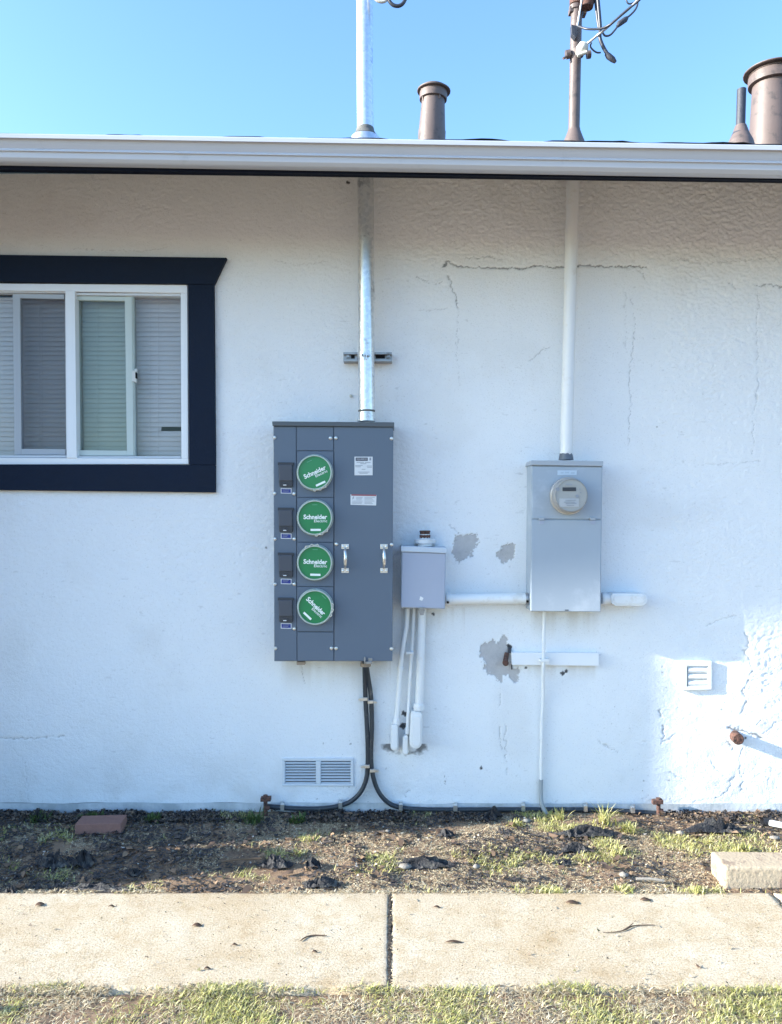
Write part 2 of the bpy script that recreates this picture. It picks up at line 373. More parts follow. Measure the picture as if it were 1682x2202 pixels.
def wall_cols(A, B):
    patch, crack, groove, px, py = wall_masks(A, B)
    g = crack*.8
    # chips, dents and small dark holes
    for x, y, r in [(747,392,4),(751,394,3),(1035,1652,3.5),(1210,1448,5),(1217,1443,4),(1132,1436,3),(872,1535,8),(870,1562,8),(895,1533,5),(1412,918,3),(572,1178,2.5),(932,1320,3),(1098,1390,6),(1603,1586,4)]:
        wob = (fbm(A, B, .012, 61, 2)-.5)*r*2.2; g = np.maximum(g, np.clip((r-np.hypot(px-x, py-y)+wob)/1.5, 0, 1)*.95)
    # crumbled plaster under the conduit bodies
    d = np.abs(np.hypot((px-870)/36, (py-1606)/16)-.95)+(fbm(A, B, .03, 71, 4)-.5)*1.3
    g = np.maximum(g, np.where((py > 1600), np.clip(.35-d, 0, .35)*2.2, 0))
    spk = fbm(A, B, .018, 81, 3); dens = fbm(A, B, .5, 91, 3)
    low = sstep(1250, 1700, py)
    g = np.maximum(g, (sstep(.83, .88, spk)*sstep(.5, .66, dens)*(.18+.5*low)))
    # short horizontal trowel marks
    tm = fbm(A*.25, B, .012, 101, 3); g = np.maximum(g, sstep(.80, .85, tm)*sstep(.5, .6, fbm(A, B, .25, 111, 2))*.16)
    # gap line above the footing
    line = 1727+(px/1682)*4+(fbm(A, B*0, .25, 121, 3)-.5)*8
    g = np.maximum(g, np.clip(1.3-np.abs(py-line)/1.2, 0, 1)*np.where(px < 600, .75, .45))
    st = np.zeros(A.shape)
    drip = fbm(A, B*.06, .05, 131, 3)
    st = np.maximum(st, sstep(1560, 1735, py)*sstep(.45, .8, fbm(A, B, .16, 141, 4))*.22)
    st = np.maximum(st, sstep(.56, .72, drip)*sstep(1420, 1500, py)*sstep(1250, 1000, np.abs(px-1075)*14)*.22)
    for x0, x1, y0, L in [(600,840,1424,70),(1141,1292,1318,60),(862,1000,1312,60),(1100,1290,1431,35)]:   # rust-brown run-off below the boxes
        k = ((px > x0) & (px < x1) & (py > y0-6))*np.clip(1-(py-y0)/L, 0, 1)*sstep(.25, .6, drip); st = np.maximum(st, k*.34)
    st = np.maximum(st, np.clip(1-np.abs(py-1745)/22, 0, 1)*.35*fbm(A, B, .06, 151, 3)*2)
    st = np.maximum(st, sstep(.55, .8, fbm(A, B, .35, 161, 5))*.10)
    return np.stack([patch, np.clip(g, 0, 1), np.clip(st, 0, 1), np.ones(A.shape)], -1).reshape(-1, 4)
def wall_pts(A, B):
    patch, crack, groove, px, py = wall_masks(A, B)
    smooth = ((px+20*fbm(A,B,.08,5) > 985) & (px < 1375) & (py > 580)).astype(float)
    rough = .80+.15*sstep(560, 380, py)+.85*sstep(1380, 1480, px)*sstep(1050, 560, py)+.5*sstep(840, 940, px)*sstep(590, 540, py)+.25*sstep(820, 900, px)*sstep(700, 600, py)
    rough = rough*(1-.72*smooth)*(1-.45*sstep(1150, 1500, py))
    lit = sstep(1400, 1470, px)*sstep(1290, 1380, py); rough = rough*(1-lit)+lit*(.25+1.05*sstep(1585, 1625, px)*sstep(1590, 1470, py))
    lace = fbm(A*.7, B, .015, 3, 3, .55); lace = np.abs(lace-.5)*2
    bump = (fbm(A*.65, B, .0105, 4, 2, .5)-.5)*.0026+(.35-lace)*.0007
    big = (fbm(A, B, .4, 6, 3)-.5)*.010
    wav = lit*(fbm(A*.7+B*.5, B-A*.4, .10, 8, 4, .55)-.5)*.010
    base = sstep(1700, 1735, py)*.004
    out = bump*rough*1.55+big+wav+base-patch*.0042-groove*(.006-.0028*lit)
    return np.stack([A, WY-out, B], -1).reshape(-1, 3)-np.array([0, WY, 0])
wx0, _, wz1 = P(WIN['x0'], WIN['y0']); wx1, _, wz0 = P(WIN['x1'], WIN['y1'])
vx0, _, vz1 = P(VENT[0], VENT[1]); vx1, _, vz0 = P(VENT[2], VENT[3])
def wskip(a, b): return ((a > wx0) & (a < wx1) & (b > wz0) & (b < wz1)) | ((a > vx0) & (a < vx1) & (b > vz0) & (b < vz1))
def snap(arr, vals):
    for v in vals: arr[np.argmin(np.abs(arr-v))] = v
    return arr
xs = snap(nonuni(-8, -2.0, 2.0, 6, .0039, .12), [wx0, wx1, vx0, vx1]); zs = snap(np.concatenate([np.arange(-.1, 3.10, .0039), [3.112]]), [wz0, wz1, vz0, vz1])
wl = grid_mesh('wall', xs, zs, wall_pts, M['stucco'], wskip, house, wall_cols)
b = MB(); b.box(-8, -7.85, WY+.02, 9, -.1, 3.08); b.box(5.85, 6, WY+.02, 9, -.1, 3.08); b.box(-7.8, 5.8, 8.9, 9.05, -.1, 3.3); b.box(-7.8, 5.8, WY+.25, 8.8, .3, .4)
b.build('side_wall', M['stucco_tan'], house)
b = MB(); b.box(-3.2, -.6, WY+.9, WY+.95, .4, 3.0); b.box(-3.2, -3.15, WY+.03, WY+.9, .4, 3.0); b.box(-.65, -.6, WY+.03, WY+.9, .4, 3.0); b.box(-3.2, -.6, WY+.03, WY+.95, 3.0, 3.04); b.build('room_wall', M['room'], house)
# footing strip
def footing_mat():
    m, n, l, bb = node_mat('painted footing concrete'); tc = n.new('ShaderNodeTexCoord').outputs['Object']
    t = tex(n, l, 'Noise', 5, 6, .7, tc); r = ramp(n, l, t.outputs[0], .40, .60)
    c = mixc(n, l, r.outputs[0], (.42, .45, .46), (.62, .65, .67)); l.new(c, bb.inputs['Base Color']); bb.inputs['Roughness'].default_value = .85
    u = tex(n, l, 'Noise', 60, 5, .6, tc); bp = n.new('ShaderNodeBump'); bp.inputs['Strength'].default_value = .5; bp.inputs['Distance'].default_value = .004
    l.new(u.outputs[0], bp.inputs['Height']); l.new(bp.outputs[0], bb.inputs['Normal']); return m
M['footing'] = footing_mat()
grid_mesh('foundation', nonuni(-8, -2, 2, 6, .02, .2), np.arange(-.2, .045, .01),
          lambda A, B: np.stack([A, WY-.010-(fbm(A, B, .15, 9, 3)-.5)*.006-WY+0*A-.0*B, B+np.where(B > .03, (fbm(A, 0*A, .3, 13, 3)-.5)*.02, 0)], -1).reshape(-1, 3), M['footing'], parent=house)

# ---- eave: gutter, fascia, roof
XL, XR = -8.3, 6.3
def eave_line(y0, y1, Y):
    a = P(0, y0, Y); c = P(1682, y1, Y); k = (c[2]-a[2])/(c[0]-a[0])
    return [(x, Y, a[2]+k*(x-a[0])) for x in (XL, XR)]
def sweep(prof, name, m, bevel=0):
    L = [eave_line(*p) for p in prof]; n = len(L); vs = [l[0] for l in L]+[l[1] for l in L]
    fs = [(i, (i+1) % n, (i+1) % n+n, i+n) for i in range(n)]+[tuple(range(n))[::-1], tuple(range(n, 2*n))]
    b = MB(); b.add(vs, fs); return b.build(name, m, house, bevel)
sweep([(3.058,)*0 or (286, 312, 3.058), (287, 313, 2.998), (287.5, 313.5, 2.985), (296, 323, 2.985), (297.5, 324.5, 2.996), (319, 347, 3.012), (321, 349, 3.007), (323.5, 351.5, 3.007), (325, 353, 3.014), (338, 366, 3.018), (349, 378, 3.035), (356, 384.5, 3.058)], 'gutter', M['gutter'], .0012)
sweep([(289, 312, 3.060), (363, 387, 3.060), (371, 394, 3.095), (292, 315, 3.095)], 'fascia', M['fascia'])
e0 = eave_line(290.5, 310, 3.045)
def shingle_pts(A, B):
    k = (e0[1][2]-e0[0][2])/(XR-XL); base = e0[0][2]+k*(A-XL)
    jag = (np.floor(A/.16+.5*np.floor(B/.14)) % 3)*.0028+(vnoise(A, B, .06, 78) > .75)*.0025+(vnoise(A, B, .2, 77)-.5)*.004
    step = (B/.14-np.floor(B/.14))*-.004
    return np.stack([A, 3.045+B-WY, base+.33*B+jag+step], -1).reshape(-1, 3)
grid_mesh('roof', nonuni(XL, -2, 2.2, XR, .04, .2), np.concatenate([[0], np.arange(.01, 1.5, .02), np.linspace(1.55, 6.2, 20)]), shingle_pts, M['shingle'], parent=house)
b = MB(); a0, a1 = e0
b.add([(XL,3.096,a0[2]-.012),(XR,3.096,a1[2]-.012),(XR,9.2,a1[2]+2.0),(XL,9.2,a0[2]+2.0),(XL,3.096,a0[2]-.03),(XR,3.096,a1[2]-.03),(XR,9.2,a1[2]+1.96),(XL,9.2,a0[2]+1.96)], [(0,1,2,3),(7,6,5,4),(0,4,5,1),(2,6,7,3),(0,3,7,4),(1,5,6,2)])
b.build('roof_deck', M['deck'], house)

# unseen closet with door, added beyond the left edge to shade the wall
yc_ = 3.512-2.55/SA; b = MB(); b.box(-3.45, -2.55, yc_, WY-.012, 0, 2.84); b.build('shade_closet', M['stucco_tan'], house, .004)
b = MB(); b.box(-3.35, -2.65, yc_-.02, yc_-.001, .1, 2.1); o_ = b.build('shade_closet_door', M['navy'], house, .003); MB().lathe((-2.74, yc_-.02, 1.0), [(0,.01),(.03,.01),(.032,.025),(.055,.02)], (0,-1,0), 16).build('handle', M['zinc'], o_)
# ---- window
wz = lambda y, Y=WY: P(0, y, Y)[2]
win = MB()
Yw = WY-.012
win.q([(-120,609),(-120,623),(403,630),(403,612)], Yw, WY+.06)
win.q([(-120,984),(-120,999),(406,998),(405,986)], Yw, WY+.06)
win.q([(388.5,630),(390,986),(405,986),(403,630)], Yw, WY+.06)
win.q([(140,625),(143,985),(165,985),(161,625)], Yw-.004, WY+.06)
win.q([(-120,623),(-120,984),(-105,984),(-105,623)], Yw, WY+.06)
winf = win.build('window', M['white_vinyl'], house, .002)
winf['label'] = 'sliding white window with blinds in navy trim'
t = MB(); t.q([(-200,545),(-180,603),(460,611),(487,554)], WY-.030, WY+.01)
t.q([(404.5,611.5),(407,999),(463,1000),(460,611.5)], WY-.024, WY+.01)
t.q([(-180,998),(-180,1052),(463,1059),(463,1000.5),(407,999.5)], WY-.024, WY+.01)
t.q([(-178,604),(-178,998),(-122,998),(-122,604)], WY-.024, WY+.01)
t.build('trim', M['navy'], winf, .0015)
tr = MB(); tr.q([(161,630),(161,634),(388,637),(388,631)], WY+.0, WY+.05); tr.build('track', M['vent_paint'], winf, .001); tr = MB()
tr.q([(-100,624),(-100,628),(140,630),(140,626)], WY+.0, WY+.05); tr.build('track', M['vent_paint'], winf, .001); tr = MB(); tr.q([(-100,979),(-100,984),(142,984),(142,979)], WY+.0, WY+.05); tr.build('track', M['vent_paint'], winf, .001); tr = MB(); tr.q([(165,981),(165,985),(389,985),(389,981)], WY+.0, WY+.05)
tr.build('track', M['vent_paint'], winf, .001)
sash_m = mat('grey-white sash', (.42, .46, .50), .5, 0, .04)
s_ = MB(); s_.q([(27,631),(31,978),(46,978),(43,631)], WY+.014, WY+.04); s_.q([(43,631),(43,641),(138,643),(138,633)], WY+.014, WY+.04); s_.q([(46,965),(46,978),(141,978),(141,966)], WY+.014, WY+.04); s_.build('sash', sash_m, winf, .0015)
s2 = MB(); s2.q([(268,636),(273,980),(288,980),(284,636)], WY+.014, WY+.045); s2.q([(162,636),(162,645),(269,647),(268,638)], WY+.014, WY+.045); s2.q([(165,968),(165,980),(273,980),(273,969)], WY+.014, WY+.045)
s2.q([(284.5,633),(288.5,980),(290,980),(286,633)], WY+.008, WY+.045); s2.build('sash', mat('pale sash', (.52, .60, .58), .5, 0, .04), winf, .0015)
MB().q([(-105,623),(-105,984),(144,984),(141,623)], WY+.034, WY+.037).build('pane', M['glass'], winf)
MB().q([(162,630),(165,984),(275,984),(270,630)], WY+.030, WY+.034).build('pane', M['glass_green'], winf)
MB().q([(284,630),(288,984),(391,984),(389,630)], WY+.030, WY+.034).build('pane', M['glass'], winf)
MB().q([(42,640),(46,966),(142,966),(139,640)], WY+.020, WY+.021).build('insect_screen', M['screen'], winf)
lt = MB(); lt.r(284, 797, 291, 820, WY+.0, WY+.02); lt.r(289, 793, 294, 800, WY+.002, WY+.02); lt.r(289, 814, 293, 822, WY+.002, WY+.02); lt.build('latch', mat('latch', (.6,.62,.6), .4), winf, .001)
MB().r(289.5, 801, 293, 813, WY+.001, WY+.02).build('latch_slot', M['dark'], winf)
for x0, x1, seed in ((-100, 150, 1), (150, 400, 2)):
    bl = MB(); Yb = WY+.085; y = 640
    xa = (x0+4-CX)*WY/F; xb = (x1-4-CX)*WY/F
    k = 0
    z = wz(636); zb = wz(982); pitch = .0238
    while z > zb:
        wob = random.uniform(-.0012, .0012); tilt = .0035
        seg = [(Yb+.0035+wob, z+.0140), (Yb-.0005, z+.006), (Yb-.0022+wob, z-.003), (Yb-.0024, z-.0125)]
        cut = xb
        py = CY-(z-H)*F/WY
        if x0 == 150 and 918 < py < 929: cut = (346-CX)*WY/F*1.02
        vs = []
        for yy, zz in seg: vs += [(xa, yy, zz), (cut, yy, zz+random.uniform(-.0006, .0006))]
        bl.add(vs, [(0,1,3,2),(2,3,5,4),(4,5,7,6)], True)
        z -= pitch
    bl.box(xa, xb, Yb-.02, Yb+.02, wz(637), wz(632))
    for xc in (x0+60, x1-60, (322 if x0 == 150 else 85)):
        xx = (xc-CX)*(WY+.075)/F; bl.box(xx-.0012, xx+.0012, Yb-.010, Yb-.0085, zb, wz(640))
    bl.build('blind', M['blind'], winf)

# ================================================================== flue pipes on the roof (parts of the house)
def flue(label, cx, Y, ybot, ytop, rb, rt, lean, cap_r, cap_y, colr, cyy, offs=0):
    s = Y/F; b0 = Vector(P(cx, ybot+60, Y)); t0 = Vector(P(cx+lean, ytop, Y)); ax = (t0-b0); h = ax.length
    rb *= s; rt *= s
    j = h*(60+14)/(ybot+60-ytop)
    m = MB(); m.lathe(b0, [(0, rb*1.02), (j, rb*1.02), (j, rb*.99), (h, rt), (h-.002, rt-.004)], ax)
    o = m.build('flue_pipe', M['brown'], house); o['label'] = label
    c0 = Vector(P(cx+lean, cyy, Y))
    MB().lathe(c0, [(-.022, colr*s*.92), (-.02, colr*s*.98), (.0, colr*s), (.035, colr*s*.97), (.037, colr*s*1.0), (.05, colr*s*.96)], ax).build('collar', M['brown'], o)
    c1 = Vector(P(cx+lean+1, cap_y, Y))
    MB().lathe(c1, [(0, cap_r*s*.98), (.003, cap_r*s), (.007, cap_r*s), (.016, cap_r*s*.5), (.02, .002)], ax+Vector((0,-.0,0))).build('cap', M['brown'], o)
    for a in range(4):
        b2 = MB(); an = a*math.pi/2+.5; p = t0+Vector((math.cos(an)*rt*1.02, math.sin(an)*rt*1.02, -.03)); b2.tube([p, p+Vector((math.cos(an)*.01, math.sin(an)*.01, .075))], .006, 6)
        b2.build('strap', M['brown'], o)
flue('short brown flue pipe with a round cap, between the two masts', 926, 4.6, 297, 212, 29, 24.5, 6, 36, 198, 30, 208)
flue('large brown flue pipe with a wide cap at the right edge', 1655, 4.5, 305, 165, 42.5, 37, 4, 57, 158, 47, 176)
m = MB(); m.lathe(P(1592, 370, 4.3), [(0, .11), (.17, .066), (.215, .045), (.26, .030)], (0.01, 0, 1)); 
vp = m.build('vent_pipe', M['brown'], house); vp['label'] = 'thin dark plumbing vent beside the large flue'
m = MB(); m.tube([P(1592, 300, 4.3), P(1593.5, 240, 4.3), P(1595, 192, 4.3)], [.0255, .0245, .0245], 16)
m.build('pipe', M['tar'], vp)
MB().lathe(P(1592, 289, 4.3), [(-.004, .045), (0, .046), (.035, .028), (.045, .026)], (.01,0,1)).build('storm_collar', M['tar'], vp)

# ================================================================== METER PANEL (dark grey, four green discs)
PF = 3.592
mp = thing('meter_cabinet', 'dark grey four-meter panel with round green covers, below the shiny steel conduit', 'meter cabinet', P(716, 1423, WY))
b = MB(); b.q([(588,915),(590,1422),(844,1422),(846,915)], PF, WY+.01); b.build('enclosure', M['panel'], mp, .002)
b = MB(); b.q([(585,906),(586,915.5),(848,918),(848,908)], PF-.018, WY-.002); b.build('rain_hood', M['panel_top'], mp, .002)
b = MB(); b.q([(589,917),(591,1421),(638.2,1421),(636.6,917)], PF-.006, PF+.001); b.build('cover_plate', M['panel'], mp, .0015)
b = MB(); b.q([(638.6,917),(638.6,968.5),(717,969),(717,917.5)], PF-.006, PF+.001); b.build('cover_plate', M['panel'], mp, .0015)
b = MB(); b.q([(639.6,1359.5),(639.8,1421),(717.5,1421),(717.3,1360)], PF-.006, PF+.001); b.build('cover_plate', M['panel'], mp, .0015)
b = MB(); b.q([(719,917.5),(719.5,1421.5),(844,1422),(846,918.5)], PF-.008, PF+.001); b.build('door', M['panel'], mp, .002)
ys = [970.5, 1070, 1166.5, 1262, 1358.5]
for y0, y1 in zip(ys[:-1], ys[1:]):
    MB().q([(639,y0),(639.4,y1-1),(717.2,y1-1),(717,y0+.2)], PF-.010, PF+.001).build('socket_plate', M['panel'], mp, .0015)
DY = PF-.010
for cx, cy, rot in ((677.5,1016.5,25),(678,1113,0),(678,1209.5,-1.5),(678.5,1304.5,-43)):
    s = (DY-.03)/F; c = Vector(P(cx, cy, DY)); ax = (0,-1,0)
    R = 38.6*s
    cover = MB().lathe(c, [(0, R*1.0), (.006, R*1.03), (.012, R*1.0), (.026, R*.985), (.031, R*.96), (.031, R*.905), (.022, R*.895), (.022, R*.86)], ax, 48, False).build('meter_cover', M['ring'], mp)
    MB().lathe(c, [(.0, R*.93), (.0225, R*.93)], ax, 48).build('disc', M['green'], cover)
    def off(dx, dy):
        a = math.radians(rot); k = 38.6/38.6
        return cx+dx*math.cos(a)+dy*math.sin(a), cy-dx*math.sin(a)+dy*math.cos(a)
    Yt = DY-.0237; w_ = 51*s
    kc = Vector(((cx-CX), 0, -(cy-CY)))*0
    x_, y_ = off(0, -1); text('lettering', 'Schneider', M['white_ink'], cover, x_, y_, Yt, 13.5*s, rot, w_, .03)
    x_, y_ = off(11.5, 7.5); text('lettering', 'Electric', M['white_ink'], cover, x_, y_, Yt, 8.2*s, rot, 28*s, .012, 1.05)
    # white bar under the name and the faint mark at the top
    def bar(dx, dy, w, h, m_, nm):
        q = [off(dx-w/2, dy-h/2), off(dx-w/2, dy+h/2), off(dx+w/2, dy+h/2), off(dx+w/2, dy-h/2)]
        MB().q(q, Yt, Yt+.002).build(nm, m_, cover)
    bar(1, 26.5, 22, 4.5, M['white_ink'], 'print_bar'); bar(-1, -27.5, 11, 1.2, mat('faint print', (.1,.35,.2), .5), 'print_mark')
    # torn seal wire at the rim
    a = {25:-70, 0:-65, -1.5:100, -43:-8}[rot]; p = []
    for k in range(9):
        an = math.radians(a+(k-4)*6); p.append(c+Vector((math.cos(an)*R*(1.0+.05*math.sin(k*2.1)), -.028-.004*math.sin(k*3), math.sin(an)*R*(1.0+.05*math.sin(k*2.1)))))
    MB().tube(p, .0032, 6).build('seal_ring', M['insulator'], cover)
for i, yy in enumerate((994, 1091.5, 1188.5, 1285.5)):
    bc = MB(); bc.q([(599,yy+5),(600,yy+40),(628.5,yy+40),(628.5,yy+5)], PF-.022, PF-.005); o = bc.build('breaker_cover', M['breaker'], mp, .003)
    MB().q([(597.5,yy),(597.5,yy+6),(631.5,yy+6.5),(631.5,yy+.5)], PF-.017, PF-.005).build('hinge', M['breaker_dark'], o, .001)
    MB().q([(600,yy+38.5),(601,yy+52),(629,yy+53),(630,yy+38.5)], PF-.018, PF-.005).build('tab', M['breaker_dark'], o, .002)
    sc_ = PF/F; p = [Vector(P(613+6*math.cos(a), yy+49-5*math.sin(a), PF-.020)) for a in [math.pi*k/8 for k in range(9)]]
    MB().tube(p, .0012, 6).build('hasp', M['breaker'], o)
    MB().r(609, yy+48, 616, yy+50, PF-.0200, PF-.017).build('print_mark', M['paper'], o)
    ly = (1049.5,1146.8,1244.4,1340)[i]
    st = MB().q([(604,ly),(604,ly+11.5),(627,ly+12),(627,ly+.5)], PF-.0072, PF-.0058).build('sticker', M['paper'], mp)
    MB().q([(605.5,ly+1.5),(605.5,ly+10),(625.5,ly+10.5),(625.5,ly+2)], PF-.0078, PF-.007).build('sticker_print', M['blue'], st)
    lines = MB()
    for k in range(2): lines.r(608, ly+3.4+k*3, 623-k*2-(i*3) % 4, ly+4.3+k*3, PF-.0084, PF-.0077)
    lines.build('sticker_text', M['grey_ink'], st)
for x, y, d in [(590.5,941,.006),(711,942,.006),(722.5,942,.008),(842,943,.008),(590.5,1061,.006),(632.5,1062,.006),(591.5,1159,.006),(633,1159,.006),(723.5,1170,.008),(842.5,1171,.008),(591.5,1256,.006),(633,1256,.006),(633,1352,.006),(592.5,1394,.006),(713,1394,.006),(722.8,1394,.008),(842,1395,.008)]:
    MB().lathe(P(x, y, PF-d+.0005), [(0, .0088), (.003, .0086), (.006, .006), (.0068, .002)], (0,-1,0), 16).build('screw', M['zinc'], mp)
st = MB().r(762.5, 982, 801.5, 1022, PF-.0092, PF-.0078).build('sticker', M['paper'], mp)
MB().r(765, 984, 791, 991, PF-.0098, PF-.009).build('sticker_print', M['ink'], st)
text('lettering', 'SQUARE D', M['paper'], st, 778, 987.5, PF-.0102, 5*PF/F, 0, 22*PF/F, .0)
b = MB(); b.r(794.5, 984, 798.5, 990, PF-.0098, PF-.009)
for x0, x1, y in [(767,783,993.5),(785,797,994),(775,788,996.5),(764,780,1000.5),(764,776,1003.2),(789,800,1001.5),(790,800,1004.2),(778,786,1008.5),(770,795,1014.5),(773,791,1017)]: b.r(x0, y, x1, y+1.2, PF-.0098, PF-.009)
b.build('sticker_text', M['grey_ink'], st)
st = MB().q([(754,1063),(754,1085.5),(809,1087),(810,1064)], PF-.0092, PF-.0078).build('sticker', M['paper'], mp)
MB().q([(755.5,1062.8),(755.5,1066),(809.5,1067),(809.5,1063.8)], PF-.0098, PF-.009).build('sticker_print', M['red_ink'], st)
b = MB(); b.q([(760,1067.5),(757.5,1072),(759,1072),(757.5,1075.5),(762,1070),(760.2,1070),(762,1067.5)], PF-.0098, PF-.009)
for k in range(6):
    b.r(766 if k < 3 else 757, 1069+k*2.7, 780-(k % 3), 1069.9+k*2.7, PF-.0098, PF-.009); b.r(784, 1069+k*2.7, 806-(k*5) % 7, 1069.9+k*2.7, PF-.0098, PF-.009)
b.build('sticker_text', M['grey_ink'], st)
for hx in (742.5, 826):
    h = MB()
    h.tube([P(hx, 1178, PF-.012), P(hx, 1181, PF-.030), P(hx, 1187, PF-.040), P(hx+.5, 1200, PF-.045), P(hx+.5, 1212, PF-.042), P(hx, 1219, PF-.030), P(hx, 1222, PF-.012)], [.0045,.0055,.007,.0085,.008,.0055,.0045], 12)
    o = h.build('handle', M['zinc'], mp)
    for ya in (1170, 1221.5): MB().r(hx-8, ya, hx+8, ya+10.5, PF-.011, PF-.0078).build('mounting_plate', M['zinc'], o, .001)
    for ya in (1175, 1227):
        for dx in (-5, 5): MB().lathe(P(hx+dx, ya, PF-.011), [(0,.006),(.003,.005),(.0045,.001)], (0,-1,0), 12).build('screw', M['zinc'], o)
b = MB(); b.r(783, 1413, 786, 1428, PF-.02, PF-.007); b.r(786, 1423, 800, 1428, PF-.02, PF-.007); b.r(792, 1415, 801, 1424, PF-.012, PF-.007); b.build('latch', M['strut'], mp, .001)
b = MB(); b.r(638, 1423, 656, 1430, PF+.02, PF+.05); b.build('latch', M['tan_hub'], mp, .002)
b = MB(); b.lathe((P(786,1423,PF+.07)[0], PF+.09, P(0,1423,PF+.02)[2]+.01), [(0,.022),(-.03,.022),(-.03,.026),(-.045,.026)], (0,0,1), 20); b.build('hub', M['tan_hub'], mp)

# ================================================================== big steel conduit mast
YM = 3.655
ms = thing('conduit_mast', 'shiny galvanised steel conduit rising from the dark panel through the roof', 'conduit', P(787, 905, YM))
r_ = 17.8*YM/F
MB().tube([P(788.5, 906, YM), P(787.5, 640, YM), P(786.5, 380, YM), P(784.5, 150, YM), P(784, -260, YM)], r_, 32).build('pipe', M['galv'], ms)
MB().lathe(P(788.5, 906, YM), [(0,r_*1.09),(.035,r_*1.09),(.037,r_*1.03),(.043,r_*1.03)], (0,0,1), 32).build('hub', M['galv'], ms)
MB().lathe(P(788.5, 892, YM), [(0,r_*1.015),(.022,r_*1.015)], (0,0,1), 32).build('band', M['mastic'], ms)
rz = H+1.50+.33*(YM-3.045)
fb = Vector((P(785.5,297,YM)[0], YM, P(0,297,YM)[2]))
MB().lathe(fb, [(-.135, r_*2.5), (-.05, r_*1.95), (.0, r_*1.72), (.008, r_*1.45), (.010, r_*1.3)], (0,0,1), 32).build('flashing', M['galv'], ms)
MB().lathe(fb, [(.0085, r_*1.50), (.016, r_*1.35), (.030, r_*1.12), (.045, r_*1.06), (.048, r_*1.01)], (0,0,1), 32).build('storm_collar', M['mastic'], ms)
wh = Vector(P(784, -262, YM)); MB().lathe(wh, [(-.05,r_*1.2),(0,r_*1.25),(.06,r_*1.5),(.13,r_*1.3),(.18,r_*.6),(.19,.005)], (.25,-.3,1), 24).build('weatherhead', M['galv'], ms)
b = MB()
b.r(758, 0, 758.5, 1, 3, 3.001) if False else None
o = MB(); o.q([(738.5,757.5),(738.5,762),(843,762),(843,757.5)], YM+.038, WY+.004); o.q([(738.5,772.5),(738.5,777),(843,777),(843,772.5)], YM+.038, WY+.004); o.q([(738.5,761),(738.5,773.5),(843,773.5),(843,761)], YM+.060, WY+.004)
st = thing('strut_channel', 'short slotted steel strut behind the galvanised conduit', 'strut', P(790, 777, WY))
o.build('channel', M['strut'], st, .001)
for x in (748.5, 836): MB().lathe(P(x, 767, YM+.058), [(0,.011),(.006,.011),(.006,.007),(.014,.007)], (0,-1,0), 6).build('bolt', M['strut'], st)
s1 = MB()
for x0, x1 in ((753,767),(806,832)): s1.r(x0+2, 763.5, x1-4, 771, YM+.0585, YM+.062)
s1.build('slot', M['dark'], st)
s1 = MB(); s1.lathe(P(787.3, 770, YM), [(0,r_*1.045),(.022,r_*1.045)], (0,0,1), 32, False); s1.q([(782,757),(782,772),(784,772),(784,757)], YM-r_-.012, YM-r_+.003); s1.q([(787,757),(787,772),(789,772),(789,757)], YM-r_-.012, YM-r_+.003); s1.build('pipe_clamp', M['galv'], st)
s1 = MB(); s1.tube([P(777, 763, YM-r_-.008), P(795, 766, YM-r_-.008)], .0035, 6); s1.lathe(P(778,764,YM-r_-.008), [(0,.007),(.006,.007)], (1,0,0), 6); s1.build('clamp_screw', M['strut'], st)
# little wall fixings near the conduit
tag(MB().lathe(P(755, 852, WY), [(0,.007),(.006,.008),(.010,.003)], (0,-1,0), 8).build('wall_anchor', M['insulator'], loc=P(755,852,WY)), 'tiny pale anchor in the wall left of the galvanised conduit', 'anchor')

# ================================================================== white painted / brown mast
YN = 3.665
bm = thing('service_mast', 'slim old mast, white below the eave and brown above, over the light grey meter box', 'service mast', P(1218, 975, YN))
def mx(y): return 1218+(970-y)*.0243
MB().tube([P(mx(978), 978, YN), P(mx(700), 700, YN), P(mx(372), 372, YN)], [S(13.2,YN)]*3, 24).build('lower_pipe', M['white_paint'], bm)
MB().tube([P(mx(371), 371, YN), P(mx(100)-1, 100, YN), P(mx(-60)-1, -60, YN)], [S(12.0,YN)]*3, 24).build('upper_pipe', M['brown'], bm)
a = Vector(P(mx(305), 305, YN)); MB().lathe(a, [(-.12,.085),(-.02,.056),(.0,.05),(.03,.038),(.055,.029),(.062,.0285)], (.02,0,1), 28).build('flashing', M['brown'], bm)
MB().lathe(P(1217.5, 989, YN), [(0,.036),(.012,.034),(.03,.031),(.033,.026)], (0,0,1), 8).build('hub', mat('dark grey hub', (.12,.14,.17), .5, .2, .2, 30), bm)
b = MB(); yt = 16; b.lathe(P(1238, 23, YN), [(0,.031),(.02,.031)], (0,0,1), 20); b.q([(1226,13),(1226,24),(1234,24),(1234,13)], YN-.02, YN+.02); b.q([(1256,12),(1256,28),(1262,28),(1262,12)], YN-.02, YN+.02); b.build('clamp', M['brown'], bm, .001)
b = MB(); b.lathe(P(1240, 10, YN), [(-.005,.033),(.03,.036),(.12,.05),(.20,.03),(.22,.004)], (.1,0,1), 20); b.lathe(P(1262, 12, YN-.04), [(-.01,.03),(.02,.034),(.1,.034)], (.1,0,1), 14); b.build('weatherhead', M['rust'], bm)
b = MB(); b.tube([P(1253,-10,YN-.06), P(1247,25,YN-.05), P(1242,55,YN-.04)], .0045, 8); b.build('ground_wire', M['bare_wire'], bm)
b = MB(); b.q([(1229,52),(1230,72),(1238,82),(1243,70),(1243,56)], YN-.05, YN-.02); b.build('bracket', M['tar'], bm, .002)
